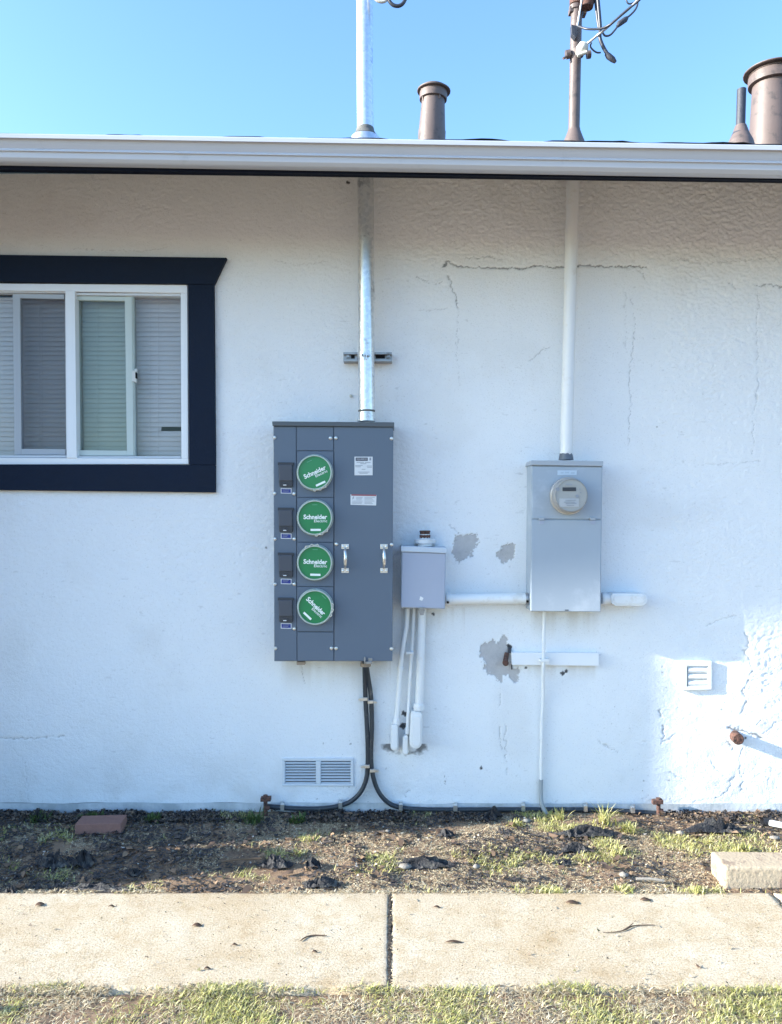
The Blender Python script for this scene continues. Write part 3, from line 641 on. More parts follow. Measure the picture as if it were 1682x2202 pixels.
# clamp with insulator
b = MB(); b.lathe(P(1241,121,YN), [(0,.031),(.026,.031)], (0,0,1), 20)
b.tube([P(1217,118,YN-.01), P(1226,116,YN-.01)], [.020,.020], 12); b.tube([P(1262,118,YN-.01), P(1270,117,YN-.01)], [.018,.018], 12); b.tube([P(1211,126,YN-.02), P(1220,121,YN-.015)], .006, 8)
b.build('wire_holder', M['brown'], bm)
b = MB(); b.tube([P(1243,120,YN-.06), P(1249,108,YN-.065), P(1256,100,YN-.07), P(1262,95,YN-.07)], [.012,.026,.028,.012], 12); b.tube([P(1242,119,YN-.075), P(1262,112,YN-.085)], [.009,.009], 8); b.build('insulator', M['insulator'], bm)
# overhead cables
def wire(name, label, pts, rad, m, ys=None):
    n = len(pts); o = MB(); pp = [Vector(P(x, y, (YN-.07 if ys is None else ys[i]))) for i, (x, y) in enumerate(pts)]
    # catmull-rom
    out = []
    for i in range(n-1):
        p0, p1, p2, p3 = pp[max(i-1,0)], pp[i], pp[i+1], pp[min(i+2,n-1)]
        for k in range(6):
            t_ = k/6; out.append(.5*((2*p1)+(p2-p0)*t_+(2*p0-5*p1+4*p2-p3)*t_*t_+(3*p1-p0-3*p2+p3)*t_**3))
    out.append(pp[-1]); o.tube(out, rad, 10)
    return tag(o.build(name, m, loc=tuple(pp[0])), label, 'cable')
wire('overhead_cable', 'bare pale support wire running up right from the mast insulator', [(1258,97),(1268,90),(1285,76),(1305,60),(1330,38),(1360,12),(1400,-30),(1480,-110)], .0055, M['bare_wire'], [3.6,3.58,3.56,3.52,3.45,3.35,3.2,2.9])
wire('overhead_cable', 'dark wire swinging from the mast bracket along the support wire', [(1243,56),(1262,62),(1290,62),(1310,54),(1325,42),(1350,20),(1380,-5),(1440,-70)], .0052, M['wire'], [3.6,3.56,3.53,3.5,3.46,3.38,3.28,3.05])
wire('overhead_cable', 'dark looped wire with a splice, upper right of the old mast', [(1296,70),(1302,77),(1314,74),(1330,55),(1340,44),(1356,32),(1368,18),(1371,3),(1360,-8),(1350,-20)], .0045, M['wire'])
tag(MB().tube([P(1328,57,3.595),P(1332,51,3.595),P(1345,42,3.595),P(1350,37,3.595)], [.007,.013,.013,.006], 10).build('splice', M['tar'], loc=P(1340,46,3.595)), 'dark sleeve splice on the looped wire beside the old mast', 'splice')
wire('drop_cable', 'thick dark cable hanging from the weatherhead to a taped end', [(1284,-20),(1288,20),(1291,60),(1290,80),(1296,98),(1305,114),(1313,124)], .0085, M['wire'])
wire('drop_cable', 'second dark cable hanging close beside the thick one, left of it', [(1279,-15),(1283,25),(1287,55),(1289,62)], .0065, M['wire'], [3.62]*4)
tag(MB().tube([P(1304,115,3.595),P(1309,121,3.595),P(1318,128,3.595),P(1324,134,3.595)], [.010,.014,.013,.007], 10).build('cable_end', M['tar'], loc=P(1314,124,3.595)), 'taped dark end of the hanging cable, right of the old mast', 'cable end')
wire('tie_wire', 'short bent blue-black tail wire under the mast insulator', [(1272,92),(1270,100),(1276,108),(1284,113),(1292,113)], .0038, M['wire'])
wire('loop_wire', 'small dark loop of wire at the top edge right of the old mast', [(1346,-12),(1347,0),(1352,8),(1362,6),(1372,-2)], .0035, M['wire'])
wire('drip_loop', 'dark cable drip loop at the top edge beside the galvanised conduit', [(830,-30),(834,-6),(843,9),(856,13),(867,7),(874,-8),(878,-30)], .0085, M['wire'])
wire('drip_loop', 'pale cable loop at the top edge touching the galvanised conduit', [(802,-20),(808,-2),(820,4),(831,0),(838,-15)], .007, M['insulator'])

# ================================================================== pull box and its conduits
BF = 3.625
pb = thing('junction_box', 'small pale grey steel junction box right of the dark panel', 'junction box', P(911, 1309, WY))
M['pale_hood'] = mat('pale hood paint', (.46, .53, .62), .5, 0, .06, 8, .1, 30)
MB().q([(864,1176),(862,1307),(957,1310),(960,1179)], BF+.004, WY+.01).build('enclosure', M['pale_hood'], pb, .003)
MB().q([(865.5,1187),(863,1306),(955.5,1309),(958.5,1190)], BF-.004, BF+.005).build('lid', M['pale_box'], pb, .003)
MB().q([(862.5,1174),(862,1186),(961.5,1190),(962,1178)], BF-.012, WY-.001).build('rain_hood', M['pale_hood'], pb, .003)
b = MB(); b.r(902, 1306, 913, 1311, BF-.012, BF+.03); b.q([(900,1311),(904,1323),(911,1323),(914,1311)], BF+.0, BF+.01); b.build('latch', M['strut'], pb, .001)
b = MB(); b.q([(904,1282),(902,1290),(908,1292),(911,1286)], BF-.005, BF-.0035); b.build('paint_chip', M['white_paint'], pb)
yb = WY-.055
b = MB(); b.lathe(P(914, 1174, yb), [(0,.035),(.012,.035),(.014,.05),(.03,.052),(.036,.04)], (0,0,1), 20); b.lathe(P(914, 1162, yb), [(0,.026),(.03,.024)], (0,0,1), 20)
b.q([(892,1160),(892,1170),(937,1171),(937,1161)], WY-.03, WY-.003); hb = b.build('hub', M['white_paint'], pb, .001)
MB().lathe(P(914, 1157, yb), [(0,.026),(.014,.027),(.016,.024),(.028,.025),(.03,.027),(.036,.026)], (0,0,1), 10).build('rusty_coupling', M['rust'], pb)
def conduit_drop(label, path, rad, body, Yc=WY-.035):
    t_ = thing('conduit', label, 'conduit', P(path[-1][0], path[-1][1], Yc), 'white conduits below the junction box')
    MB().tube([P(x, y, Yc) for x, y in path], rad, 16).build('pipe', M['white_paint'], t_)
    x0, y0, x1, y1, sk = body; rw = (x1-x0)/2; out = []
    for k in range(9): a = math.pi*k/8; out.append(((x0+x1)/2-rw*math.cos(a)+sk, y1-rw+rw*math.sin(a)))
    out = [(x0+sk*.0+1, y0+5), *[(x, y) for x, y in out], (x1-1, y0+5), (x1-rw*.45, y0), (x0+rw*.45, y0)]
    MB().q(out, Yc-rad-.012, WY-.004).build('conduit_body', M['white_paint'], t_, .005)
    ins = [((x-(x0+x1)/2)*.68+(x0+x1)/2, (y-(y0+y1)/2)*.82+(y0+y1)/2+2) for x, y in out]
    MB().q(ins, Yc-rad-.016, Yc-rad-.010).build('body_cover', M['white_paint'], t_, .002)
    xe, ye = path[-1]; MB().lathe(P(xe, ye+6, Yc), [(0,rad*1.35),(.02,rad*1.35),(.03,rad*1.2),(.03,rad)], (0,0,1), 16).build('coupling', M['white_paint'], t_)
    return t_
c1 = conduit_drop('leftmost white conduit, bent, dropping from the pale junction box', [(876,1308),(874,1345),(867,1385),(862,1425),(858,1490),(853,1552)], S(5.6), (840.5,1558,857.5,1615,-.5))
MB().lathe(P(861.5, 1441, WY-.035), [(0,S(7.5)),(.016,S(7.5))], (0,0,1), 14).build('coupling', M['white_paint'], c1)
c2 = conduit_drop('thin middle white conduit, ending lowest, below the junction box', [(891,1308),(888,1370),(884,1430),(880,1500),(876,1572)], S(3.8), (865.5,1582,879.5,1624,-.5), WY-.03)
b = MB(); b.r(874, 1402, 890, 1407, WY-.05, WY-.028); b.build('strap', M['white_paint'], c2, .001)
c3 = conduit_drop('thickest white conduit with the large rounded fitting, below the junction box', [(908,1308),(906,1370),(904,1450),(901,1520)], S(8.6), (882.5,1531,909.5,1611,-2), WY-.045)
# horizontal conduit between boxes
YC = WY-.055
hc = thing('horizontal_conduit', 'white horizontal conduit joining the junction box and the light grey meter box', 'conduit', P(1045, 1288, YC))
MB().tube([P(968, 1288, YC), P(1131, 1287.5, YC)], S(12,YC), 24).build('pipe', M['white_paint'], hc)
for x in (959, 1129.5):
    MB().lathe(P(x, 1288, YC), [(0,S(12.5,YC)),(.006,S(13.5,YC)),(.012,S(13.8,YC)),(.022,S(13.8,YC)),(.024,S(12.4,YC))], (1,0,0), 20).build('coupling', M['strut'] if x > 1000 else M['white_paint'], hc)
for x, y in ((963,1295),(1134,1293)): MB().lathe(P(x, y, YC-.035), [(0,.006),(.008,.006)], (0,-1,0), 8).build('screw', M['dark'], hc)
# ================================================================== light grey meter box
GF = 3.627
mb = thing('meter_box', 'tall light grey meter box with one round glass electric meter', 'meter box', P(1218, 1316, WY))
MB().q([(1143,1000),(1141,1315),(1292,1316),(1296,1001)], GF, WY+.01).build('enclosure', M['grey_box'], mb, .003)
MB().q([(1143,990),(1140.5,1000),(1297,1002.5),(1298,991.5)], GF-.014, WY-.002).build('rain_hood', M['grey_hood'], mb, .002)
MB().q([(1145,1003),(1144,1115.5),(1293,1116.5),(1294.5,1004)], GF-.006, GF+.001).build('upper_cover', M['grey_box'], mb, .002)
MB().q([(1143.5,1118),(1142,1314),(1291,1315.5),(1293,1119)], GF-.009, GF+.001).build('lower_cover', M['grey_box'], mb, .002)
for x in (1165, 1275):
    c = MB(); c.r(x-6, 1113, x+6, 1118.5, GF-.016, GF-.005); o = c.build('clip', M['grey_hood'], mb, .001)
    MB().r(x-5, 1119, x+5, 1127, GF-.012, GF-.009).build('tab', M['pale_box'], o, .001)
pl = MB().r(1199, 1011.5, 1240.5, 1021.5, GF-.0075, GF-.0055).build('name_plate', mat('pale plate', (.48,.57,.66), .4, 0, .05), mb)
b = MB()
for x0, x1, y in ((1206,1212,1015),(1215,1224,1014.5),(1228,1236,1015.5)): b.r(x0, y, x1, y+3, GF-.0079, GF-.007)
b.build('plate_print', mat('worn plate print', (.38,.47,.56), .5), pl)
mc = Vector(P(1221, 1066, GF-.006)); s = GF/F; R = 39*s
me_ = MB().lathe(mc, [(0,R*1.0),(.012,R*1.03),(.020,R*1.02),(.024,R*.95),(.04,R*.93),(.066,R*.90),(.074,R*.86)], (0,-1,0), 48, False).build('electric_meter', M['bulb_glass'], mb)
MB().lathe(mc, [(.0,R*.87),(.070,R*.87)], (0,-1,0), 48).build('meter_dial', M['meter_face'], me_)
MY = GF-.006-.071; ox = 3
def mr(x0, y0, x1, y1, nm, m_, d=0): return MB().r(x0+ox, y0, x1+ox, y1, MY-.0012-d, MY+.001).build(nm, m_, me_)
mr(1207, 1048, 1236, 1056, 'display', M['lcd']); mr(1209, 1039.5, 1233, 1045.5, 'dial_label', M['meter_face']); mr(1200, 1072, 1242, 1090, 'dial_label', mat('dial label', (.42,.44,.46), .5, 0, .06, 60))
mr(1214, 1041.5, 1228, 1043.5, 'dial_print', M['grey_ink'], .001)
b = MB()
for k, (x0, x1, y) in enumerate([(1213,1236,1075),(1210,1233,1079),(1214,1237,1082),(1216,1232,1086)]): b.r(x0+ox, y, x1+ox, y+1.4, MY-.003, MY-.001)
b.lathe(P(1196+ox,1052,MY), [(0,.010),(.002,.010)], (0,-1,0), 12); b.lathe(P(1238+ox,1067,MY), [(0,.0075),(.002,.0075)], (0,-1,0), 12); b.lathe(P(1244+ox,1052,MY), [(0,.003),(.002,.003)], (0,-1,0), 8); b.lathe(P(1246+ox,1059,MY), [(0,.003),(.002,.003)], (0,-1,0), 8)
b.build('dial_print', M['grey_ink'], me_)
b = MB(); b.tube([mc+Vector((R*1.0*math.cos(a), -.018, R*1.0*math.sin(a))) for a in [math.radians(-125+k*5) for k in range(15)]], .003, 8); b.build('seal_ring', M['zinc'], me_)
b = MB(); b.r(1215, 1311, 1223, 1313, GF-.0098, GF-.008); b.build('slot', M['dark'], mb)
# right-hand nipple and conduit body
lb = thing('conduit_fitting', 'white rounded conduit fitting on the right side of the light grey meter box', 'conduit fitting', P(1350, 1289, YC))
MB().lathe(P(1294, 1287, YC), [(0,S(12,YC)),(.008,S(13.5,YC)),(.02,S(13.5,YC)),(.021,S(11.5,YC)),(.032,S(12,YC)),(.034,S(10.5,YC)),(.05,S(10.5,YC))], (1,0,0), 20).build('coupling', M['white_paint'], lb)
out = [(1318,1276)]
for k in range(9): a = math.pi*k/8-math.pi/2; out.append((1379+13.5*math.cos(a), 1290+13.5*math.sin(a)))
out += [(1324,1303.5),(1316,1298),(1314,1283)]
MB().q(out, YC-.030, WY-.004).build('conduit_body', M['white_paint'], lb, .004)
ins = [((x-1352)*.86+1352, (y-1290)*.66+1290) for x, y in out]; MB().q(ins, YC-.034, YC-.029).build('body_cover', M['white_paint'], lb, .002)
MB().lathe(P(1321,1290,YC-.030), [(0,.004),(.003,.003)], (0,-1,0), 8).build('screw', M['strut'], lb)
# thin wire pipe and board
gp = thing('ground_wire_pipe', 'thin white vertical pipe running from the light grey meter box to the soil', 'pipe', P(1164, 1745, WY))
def crom(pp, k=8):
    pp = [Vector(p) for p in pp]; n = len(pp); out = []
    for i in range(n-1):
        p0, p1, p2, p3 = pp[max(i-1,0)], pp[i], pp[i+1], pp[min(i+2,n-1)]
        for j in range(k):
            t_ = j/k; out.append(.5*((2*p1)+(p2-p0)*t_+(2*p0-5*p1+4*p2-p3)*t_*t_+(3*p1-p0-3*p2+p3)*t_**3))
    return out+[pp[-1]]
MB().tube(crom([P(1170.5,1314,WY-.05),P(1170,1345,WY-.045),P(1169,1420,WY-.05),P(1168.5,1440,WY-.045),P(1168,1500,WY-.02),P(1165.5,1560,WY-.018),P(1163.5,1680,WY-.018)]), S(3.7), 12).build('pipe', M['white_paint'], gp)
MB().tube(crom([P(1163.5,1676,WY-.018),P(1163,1705,WY-.02),P(1165,1728,WY-.03),P(1175,1752,WY-.045)]), S(4.6), 12).build('sleeve', mat('grey sleeve', (.33,.36,.38), .7, 0, .1), gp)
b = MB(); b.q([(1162,1417.5),(1162,1424),(1182,1423),(1182,1417)], WY-.062, WY-.03); b.q([(1172,1423),(1172,1428),(1181,1429),(1180,1423)], WY-.055, WY-.03); b.build('strap', M['white_paint'], gp, .001)
tag(MB().q([(1100,1403.5),(1101,1430),(1288,1432),(1288,1404.5)], WY-.032, WY+.002).build('wood_board', M['white_wood'], bevel=.0015, loc=P(1194,1431,WY)), 'white painted horizontal board on the wall behind the thin pipe', 'board')
hb = thing('pipe_stub', 'small rusty pipe stub in the bare plaster left of the white board', 'pipe stub', P(1089, 1425, WY))
b = MB(); b.tube([P(1090,1404,WY-.006),P(1088,1416,WY-.018),P(1087,1424,WY-.03)], [.010,.012,.013], 10); b.lathe(P(1087,1425,WY-.022),[(0,.015),(.012,.015),(.013,.008),(.016,.008)],(0,-1,0),10); b.build('elbow', M['rust'], hb)
b = MB(); b.q([(1093,1394),(1093,1404),(1099,1405),(1099,1393)], WY-.014, WY); b.q([(1099.5,1404),(1100,1440),(1102,1440),(1102,1404)], WY-.01, WY); b.build('bracket', M['tar'], hb, .001)

# ================================================================== square vent on the sunlit patch
sv = thing('square_vent', 'small square white louvre vent on the sunlit plaster at right', 'vent', P(1500, 1484, WY))
VF = WY-.013
b = MB(); b.q([(1467,1421),(1467,1432),(1531,1433),(1531,1422)], VF, WY+.006); b.q([(1467,1477),(1467,1485),(1531,1483),(1531,1475)], VF, WY+.006)
b.q([(1467,1432),(1467,1477),(1478,1477),(1478,1432)], VF, WY+.006); b.q([(1524,1433),(1524,1476),(1531,1475),(1531,1433)], VF, WY+.006); b.build('frame', M['white_paint'], sv, .002)
b = MB()
for k in range(3):
    yc = 1441+k*14; pr = []
    for j in range(7):
        a = math.pi*j/6; pr.append((WY+.001-.013*math.sin(a), yc-6.5*math.cos(a)))
    xa, xb_ = (1478.5-CX)*WY/F, (1523.5-CX)*WY/F; vs = []
    for yy, py in pr: z_ = H+(CY-py)*WY/F; vs += [(xa, yy, z_), (xb_, yy, z_)]
    b.add(vs, [(2*j, 2*j+1, 2*j+3, 2*j+2) for j in range(6)], True)
b.build('louvre', M['white_paint'], sv)
# crawl space vent
cv = thing('crawl_space_vent', 'painted metal vent with two columns of louvres low on the wall', 'vent', P(684, 1690, WY))
b = MB(); x0, y0, x1, y1 = VENT; f = WY-.006
b.r(x0-2, y0-2, x1+2, y0+5, f, WY+.02); b.r(x0-2, y1-3, x1+2, y1+2, f, WY+.02); b.r(x0-2, y0+5, x0+4, y1-3, f, WY+.02); b.r(x1-5, y0+5, x1+2, y1-3, f, WY+.02); b.r(679, y0+5, 690, y1-3, f, WY+.02)
b.build('frame', M['vent_paint'], cv, .003)
b = MB()
for xa, xb_ in ((613, 679), (690, 754)):
    for k in range(8):
        yc = y0+7+k*6.15; A_ = (xa-CX)*WY/F; B_ = (xb_-CX)*WY/F
        z0 = H+(CY-yc)*WY/F; vs = [(A_, WY+.006, z0+.0005), (B_, WY+.006, z0+.0005), (A_, WY-.005, z0-.0050), (B_, WY-.005, z0-.0050), (A_, WY-.004, z0-.0068), (B_, WY-.004, z0-.0068), (A_, WY+.0065, z0-.0012), (B_, WY+.0065, z0-.0012)]
        b.add(vs, [(0,1,3,2),(2,3,5,4),(4,5,7,6),(6,7,1,0)])
b.build('louvre', M['vent_paint'], cv)
MB().r(x0, y0, x1, y1, WY+.03, WY+.04).build('backing', M['dark'], cv)

# rusty pipe stub at right
rp = thing('rusty_pipe', 'round rusty pipe end sticking out of the sunlit wall at right', 'pipe', P(1588, 1590, WY))
e = Vector(P(1588, 1590, WY-.045)); w0 = Vector((e.x+.004, WY+.01, e.z+.004))
b = MB(); b.tube([e, w0], S(12, WY-.045), 24, False); b.build('pipe', M['rust'], rp)
b = MB(); b.lathe(e, [(0, S(11.9,WY-.045)), (-.003, S(11,WY-.045))], (0,1,0), 24, True); b.lathe(e+Vector((0,-.001,0)), [(0,.010),(.004,.008)], (0,-1,0), 4); b.build('plug', M['rust'], rp)

# ================================================================== black cables along the wall
def black_cable(label, pts, clips, end_m=None):
    pp = crom([P(x, y, Y) for x, y, Y in pts])
    t_ = thing('black_cable', label, 'cable', tuple(pp[-1]), 'black cables below the dark panel')
    MB().tube(pp, S(4.9), 14).build('sheath', M['black_cable'], t_)
    for x, y, d in clips:
        Yk = WY-.034
        c = MB()
        if d == 0:   # strap over a horizontal run
            c.q([(x-4,y-9),(x-4,y+4),(x+4,y+4),(x+4,y-9)], Yk-.010, Yk+.01); c.lathe(P(x, y-12, WY-.012), [(0,.006),(.006,.005)], (0,-1,0), 8); c.q([(x-3.5,y-16),(x-3.5,y-8),(x+3.5,y-8),(x+3.5,y-16)], WY-.014, WY-.008)
        else:
            c.q([(x-6,y-3),(x-6,y+3.5),(x+6,y+3),(x+6,y-3.5)], Yk-.010, Yk+.01); c.r(min(x+d*4,x+d*13), y-2.5, max(x+d*4,x+d*13), y+2.5, WY-.014, WY-.002)
            c.lathe(P(x+d*12, y, WY-.013), [(0,.005),(.005,.004)], (0,-1,0), 8)
        c.build('clip', M['zinc'], t_, .001)
    return t_
K = WY-.025
black_cable('left-turning black cable from the dark panel to the rusty clamp', [(784,1421,3.66),(784.5,1450,K-.02),(786,1500,K),(790,1580,K),(791,1640,K),(787,1678,K),(772,1708,K),(745,1728,K),(700,1738,K),(640,1739,K),(575,1734,K)], [(784.5,1504,-1),(789,1649,-1),(732,1735,0),(607,1739,0)])
black_cable('right-turning black cable from the dark panel along the footing', [(788,1421,3.66),(791,1450,K-.02),(798,1500,K),(800,1560,K),(798,1620,K),(801,1662,K),(813,1700,K),(835,1726,K),(865,1737,K),(920,1741,K),(1050,1741,K),(1180,1741,K),(1300,1742,K),(1412,1749,K)], [(797,1510,1),(801.5,1658,1),(862,1739,0),(980,1741,0),(1126,1741,0),(1260,1742,0),(1362,1745,0)])
for x, y, lab in ((571,1716,'rusty rod clamp left of the crawl space vent'), (1416,1722,'rusty rod clamp at the right end of the black cable')):
    t_ = thing('ground_clamp', lab, 'clamp', P(x, 1765, WY-.05)); Yk = WY-.05
    MB().tube([P(x, y+3, Yk), P(x+1, 1775, Yk)], .010, 10).build('rod', M['rust'], t_)
    b = MB(); b.q([(x-11,y),(x-11,y+9),(x+11,y+8),(x+11,y-1)], Yk-.014, Yk+.014); b.lathe(P(x,y,Yk),[(0,.012),(.014,.012)],(0,0,1),6); b.lathe(P(x+9,y+22,Yk),[(0,.011),(.02,.011)],(-1,0,.2),10); b.build('clamp', M['rust'], t_, .002)

# ================================================================== GROUND
def ground_mat():
    m, n, l, b = node_mat('bare soil'); tc = n.new('ShaderNodeTexCoord').outputs['Object']
    t = tex(n, l, 'Noise', 2.2, 8, .65, tc); t2 = tex(n, l, 'Noise', 55, 8, .75, tc); t3 = tex(n, l, 'Voronoi', 120, vec=tc)
    c = mixc(n, l, ramp(n, l, t.outputs[0], .42, .6).outputs[0], (.15, .094, .062), (.25, .165, .105))
    c = mixc(n, l, ramp(n, l, t2.outputs[0], .40, .70).outputs[0], c, (.33, .235, .15))
    c = mixc(n, l, ramp(n, l, t2.outputs[0], .30, .42, (.45,.42,.38,1)).outputs[0], (.05,.04,.03), c) if False else c
    l.new(c, b.inputs['Base Color']); b.inputs['Roughness'].default_value = .95
    bp = n.new('ShaderNodeBump'); bp.inputs['Strength'].default_value = .9; bp.inputs['Distance'].default_value = .008
    l.new(t2.outputs[0], bp.inputs['Height']); l.new(bp.outputs[0], b.inputs['Normal']); return m
M['soil'] = ground_mat()
SY0, SY1 = 2.345, 2.935
def gz(X, Y):
    h = (fbm(X, Y, .25, 201, 4)-.5)*.030+(fbm(X, Y, .05, 211, 3)-.5)*.016
    near = sstep(3.0, 3.7, Y); h = h*.7+near*.004
    side = sstep(SY0-.02, SY0+.03, Y)*(1-sstep(SY1-.04, SY1+.02, Y))
    h = h*(1-side)-.06*side
    far = 1-(np.abs(X) < 3.5)*1.0
    return np.where((Y < 1.0) | (Y > 4.0), h*.3, h)-.006
xs = np.concatenate([[-900,-300,-100,-40,-20,-10,-6,-4,-3], np.arange(-2.4, 2.4, .010), [2.6,3,4,6,10,20,40,100,300,900]])
yg = np.concatenate([[-900,-300,-100,-40,-15,-6,-3,-1,0,.6,1,1.3], np.arange(1.6, 3.9, .010), [4,5,7,10,20,40,100,300,900]])
gr = grid_mesh('ground', xs, yg, lambda A, B: np.stack([A, B, gz(A, B)], -1).reshape(-1, 3), M['soil']); gr['kind'] = 'structure'

def concrete():
    m, n, l, b = node_mat('sandy concrete'); tc = n.new('ShaderNodeTexCoord').outputs['Object']
    t = tex(n, l, 'Noise', 2.5, 8, .7, tc); t2 = tex(n, l, 'Noise', 150, 6, .8, tc); t4 = tex(n, l, 'Noise', 420, 3, .8, tc)
    c = mixc(n, l, ramp(n, l, t.outputs[0], .35, .65).outputs[0], (.54, .44, .30), (.66, .60, .48))
    c = mixc(n, l, ramp(n, l, t2.outputs[0], .36, .52, (.70,.64,.56,1)).outputs[0], (0,0,0), c) if False else mixc(n, l, 1.0, c, ramp(n, l, t2.outputs[0], .36, .54, (.56,.49,.40,1)).outputs[0], 'MULTIPLY')
    c = mixc(n, l, 1.0, c, ramp(n, l, t4.outputs[0], .32, .44, (.52,.46,.38,1)).outputs[0], 'MULTIPLY')
    t5 = tex(n, l, 'Noise', 9, 8, .75, tc); c = mixc(n, l, 1.0, c, ramp(n, l, t5.outputs[0], .48, .72, (1,1,1,1), (.78,.70,.58,1)).outputs[0], 'MULTIPLY')
    l.new(c, b.inputs['Base Color']); b.inputs['Roughness'].default_value = .9
    bp = n.new('ShaderNodeBump'); bp.inputs['Strength'].default_value = .8; bp.inputs['Distance'].default_value = .004
    l.new(t2.outputs[0], bp.inputs['Height']); l.new(bp.outputs[0], b.inputs['Normal']); return m
M['concrete'] = concrete()
def slab(x0, x1):
    nx = max(4, int((x1-x0)/.012)); X = np.linspace(x0, x1, nx); Yv = np.linspace(SY0, SY1, 44)
    b = MB(); 
    def fn(A, B):
        u = (A-x0)/(x1-x0); v = (B-SY0)/(SY1-SY0)
        ed = np.minimum(np.minimum(A-x0, x1-A), np.minimum(B-SY0, SY1-B))
        mea = (fbm(B*0, B, .12, 311, 4, .6)-.5)*.016; one = B*0
        A2 = A+np.where(u < .001, mea+np.clip(fbm(one, B, .03, 301, 4, .7)-.44, 0, 1)*.042, 0)+np.where(u > .999, mea-np.clip(fbm(one, B, .03, 302, 4, .7)-.46, 0, 1)*.042, 0)
        B2 = B+np.where(v < .001, (fbm(A, B, .09, 303, 4)-.5)*.03, 0)-np.where(v > .999, (fbm(A, B, .12, 304, 3)-.4)*.012, 0)
        z = .006-.003*np.exp(-ed/.004)+(fbm(A, B, .3, 305, 3)-.5)*.004
        return np.stack([A2, B2, z], -1).reshape(-1, 3)
    # top sheet plus skirt rows
    Xs = np.concatenate([[x0], X, [x1]]); Ys = np.concatenate([[SY0], Yv, [SY1]])
    def fn2(A, B):
        p = fn(A, B).reshape(A.shape+(3,)); p[0,:,2] = -.07; p[-1,:,2] = -.07; p[:,0,2] = -.07; p[:,-1,2] = -.07; return p.reshape(-1, 3)
    o = grid_mesh('pavement', Xs, Ys, fn2, M['concrete']); o['kind'] = 'structure'; return o
jx = -.004
slab(-3.2, -1.66); slab(-1.648, jx-.0005); slab(jx+.0005, 1.447); slab(1.462, 3.0)

def many(name, verts, faces, cols, label=None, kind='stuff', rough=.8, trans=0):
    me = bpy.data.meshes.new(name); nv = len(verts)
    me.vertices.add(nv); me.vertices.foreach_set('co', verts.astype(np.float32).ravel())
    f = faces; k = f.shape[1]
    me.loops.add(f.size); me.loops.foreach_set('vertex_index', f.astype(np.int32).ravel())
    me.polygons.add(len(f)); me.polygons.foreach_set('loop_start', np.arange(0, f.size, k, dtype=np.int32)); me.polygons.foreach_set('loop_total', np.full(len(f), k, dtype=np.int32))
    me.update(calc_edges=True)
    a = me.color_attributes.new('mask', 'FLOAT_COLOR', 'POINT'); a.data.foreach_set('color', np.concatenate([cols, np.ones((nv,1))], 1).astype(np.float32).ravel())
    m, n, l, b = node_mat(name+' tint'); at = n.new('ShaderNodeAttribute'); at.attribute_name = 'mask'
    l.new(at.outputs['Color'], b.inputs['Base Color']); b.inputs['Roughness'].default_value = rough
    if trans:
        tr_ = n.new('ShaderNodeBsdfTranslucent'); l.new(at.outputs['Color'], tr_.inputs[0]); mx_ = n.new('ShaderNodeMixShader'); mx_.inputs[0].default_value = trans
        out = n['Material Output']; l.new(b.outputs[0], mx_.inputs[1]); l.new(tr_.outputs[0], mx_.inputs[2]); l.new(mx_.outputs[0], out.inputs[0])
    me.materials.append(m); o = bpy.data.objects.new(name, me); C.objects.link(o)
    if label: o['label'] = label
    o['kind'] = kind; return o
def blades(X, Y, h, wd, lean, seed):
    """curved tapering blades: 3 rows of 2 + tip -> quads"""
    r = np.random.default_rng(seed); n = len(X); a = r.random(n)*2*np.pi; d = np.stack([np.cos(a), np.sin(a)], -1); pd = np.stack([-d[:,1], d[:,0]], -1)
    z = np.where((Y > SY0-.025) & (Y < SY1+.01), .006, gz(X, Y)); rows = []
    for t, wf in ((0, 1), (.4, .9), (.75, .6), (1, .08)):
        off = d*(lean*h*t**1.8)[:,None]; zz = z-.004+h*t*np.sqrt(np.clip(1-(lean*t)**2*.55, .05, 1))
        for sg in (-1, 1):
            p = np.stack([X+off[:,0]+sg*pd[:,0]*wd*wf/2, Y+off[:,1]+sg*pd[:,1]*wd*wf/2, zz], -1); rows.append(p)
    V = np.stack(rows, 1).reshape(-1, 3); base = np.arange(n)[:,None]*8
    Fc = np.concatenate([base+np.array([[0,1,3,2]]), base+np.array([[2,3,5,4]]), base+np.array([[4,5,7,6]])], 0)
    return V, Fc
def palette(n, cs, seed, var=.25):
    r = np.random.default_rng(seed); cs = np.array(cs); k = cs[r.integers(0, len(cs), n)]
    return k*(1+var*(r.random((n,1))*2-1))
STRAW = [(.64,.55,.37),(.56,.47,.31),(.70,.64,.48),(.48,.39,.25),(.34,.25,.16)]
GREEN = [(.48,.46,.18),(.56,.52,.25),(.36,.36,.10),(.62,.58,.34),(.44,.45,.15)]
# front verge: short half-dry turf
n = 230000; X = rng.uniform(-2.2, 2.2, n); Y = rng.uniform(1.55, 2.375, n)
keep = (Y < SY0+.0+ (fbm(X, X*0, .16, 401, 4)-.42)*.09)
X, Y = X[keep], Y[keep]; n = len(X)
gm = fbm(X, Y, .22, 411, 3); isg = gm+rng.normal(0, .11, n) > .53
dens = (fbm(X, Y, .10, 415, 3)+rng.normal(0, .08, n) > .40) | isg; X, Y, isg = X[dens], Y[dens], isg[dens]; n = len(X)
h = np.where(isg, rng.uniform(.010, .026, n), rng.uniform(.007, .024, n)); lean = np.where(isg, rng.uniform(.5, 1.5, n), rng.uniform(1.0, 2.3, n)); wd = rng.uniform(.0014, .0034, n)
V, Fc = blades(X, Y, h, wd, lean, 5)
col = np.where(isg[:,None], palette(n, GREEN, 1), palette(n, STRAW, 2)); many('turf', V, Fc, np.repeat(col, 8, 0), None, trans=.25)
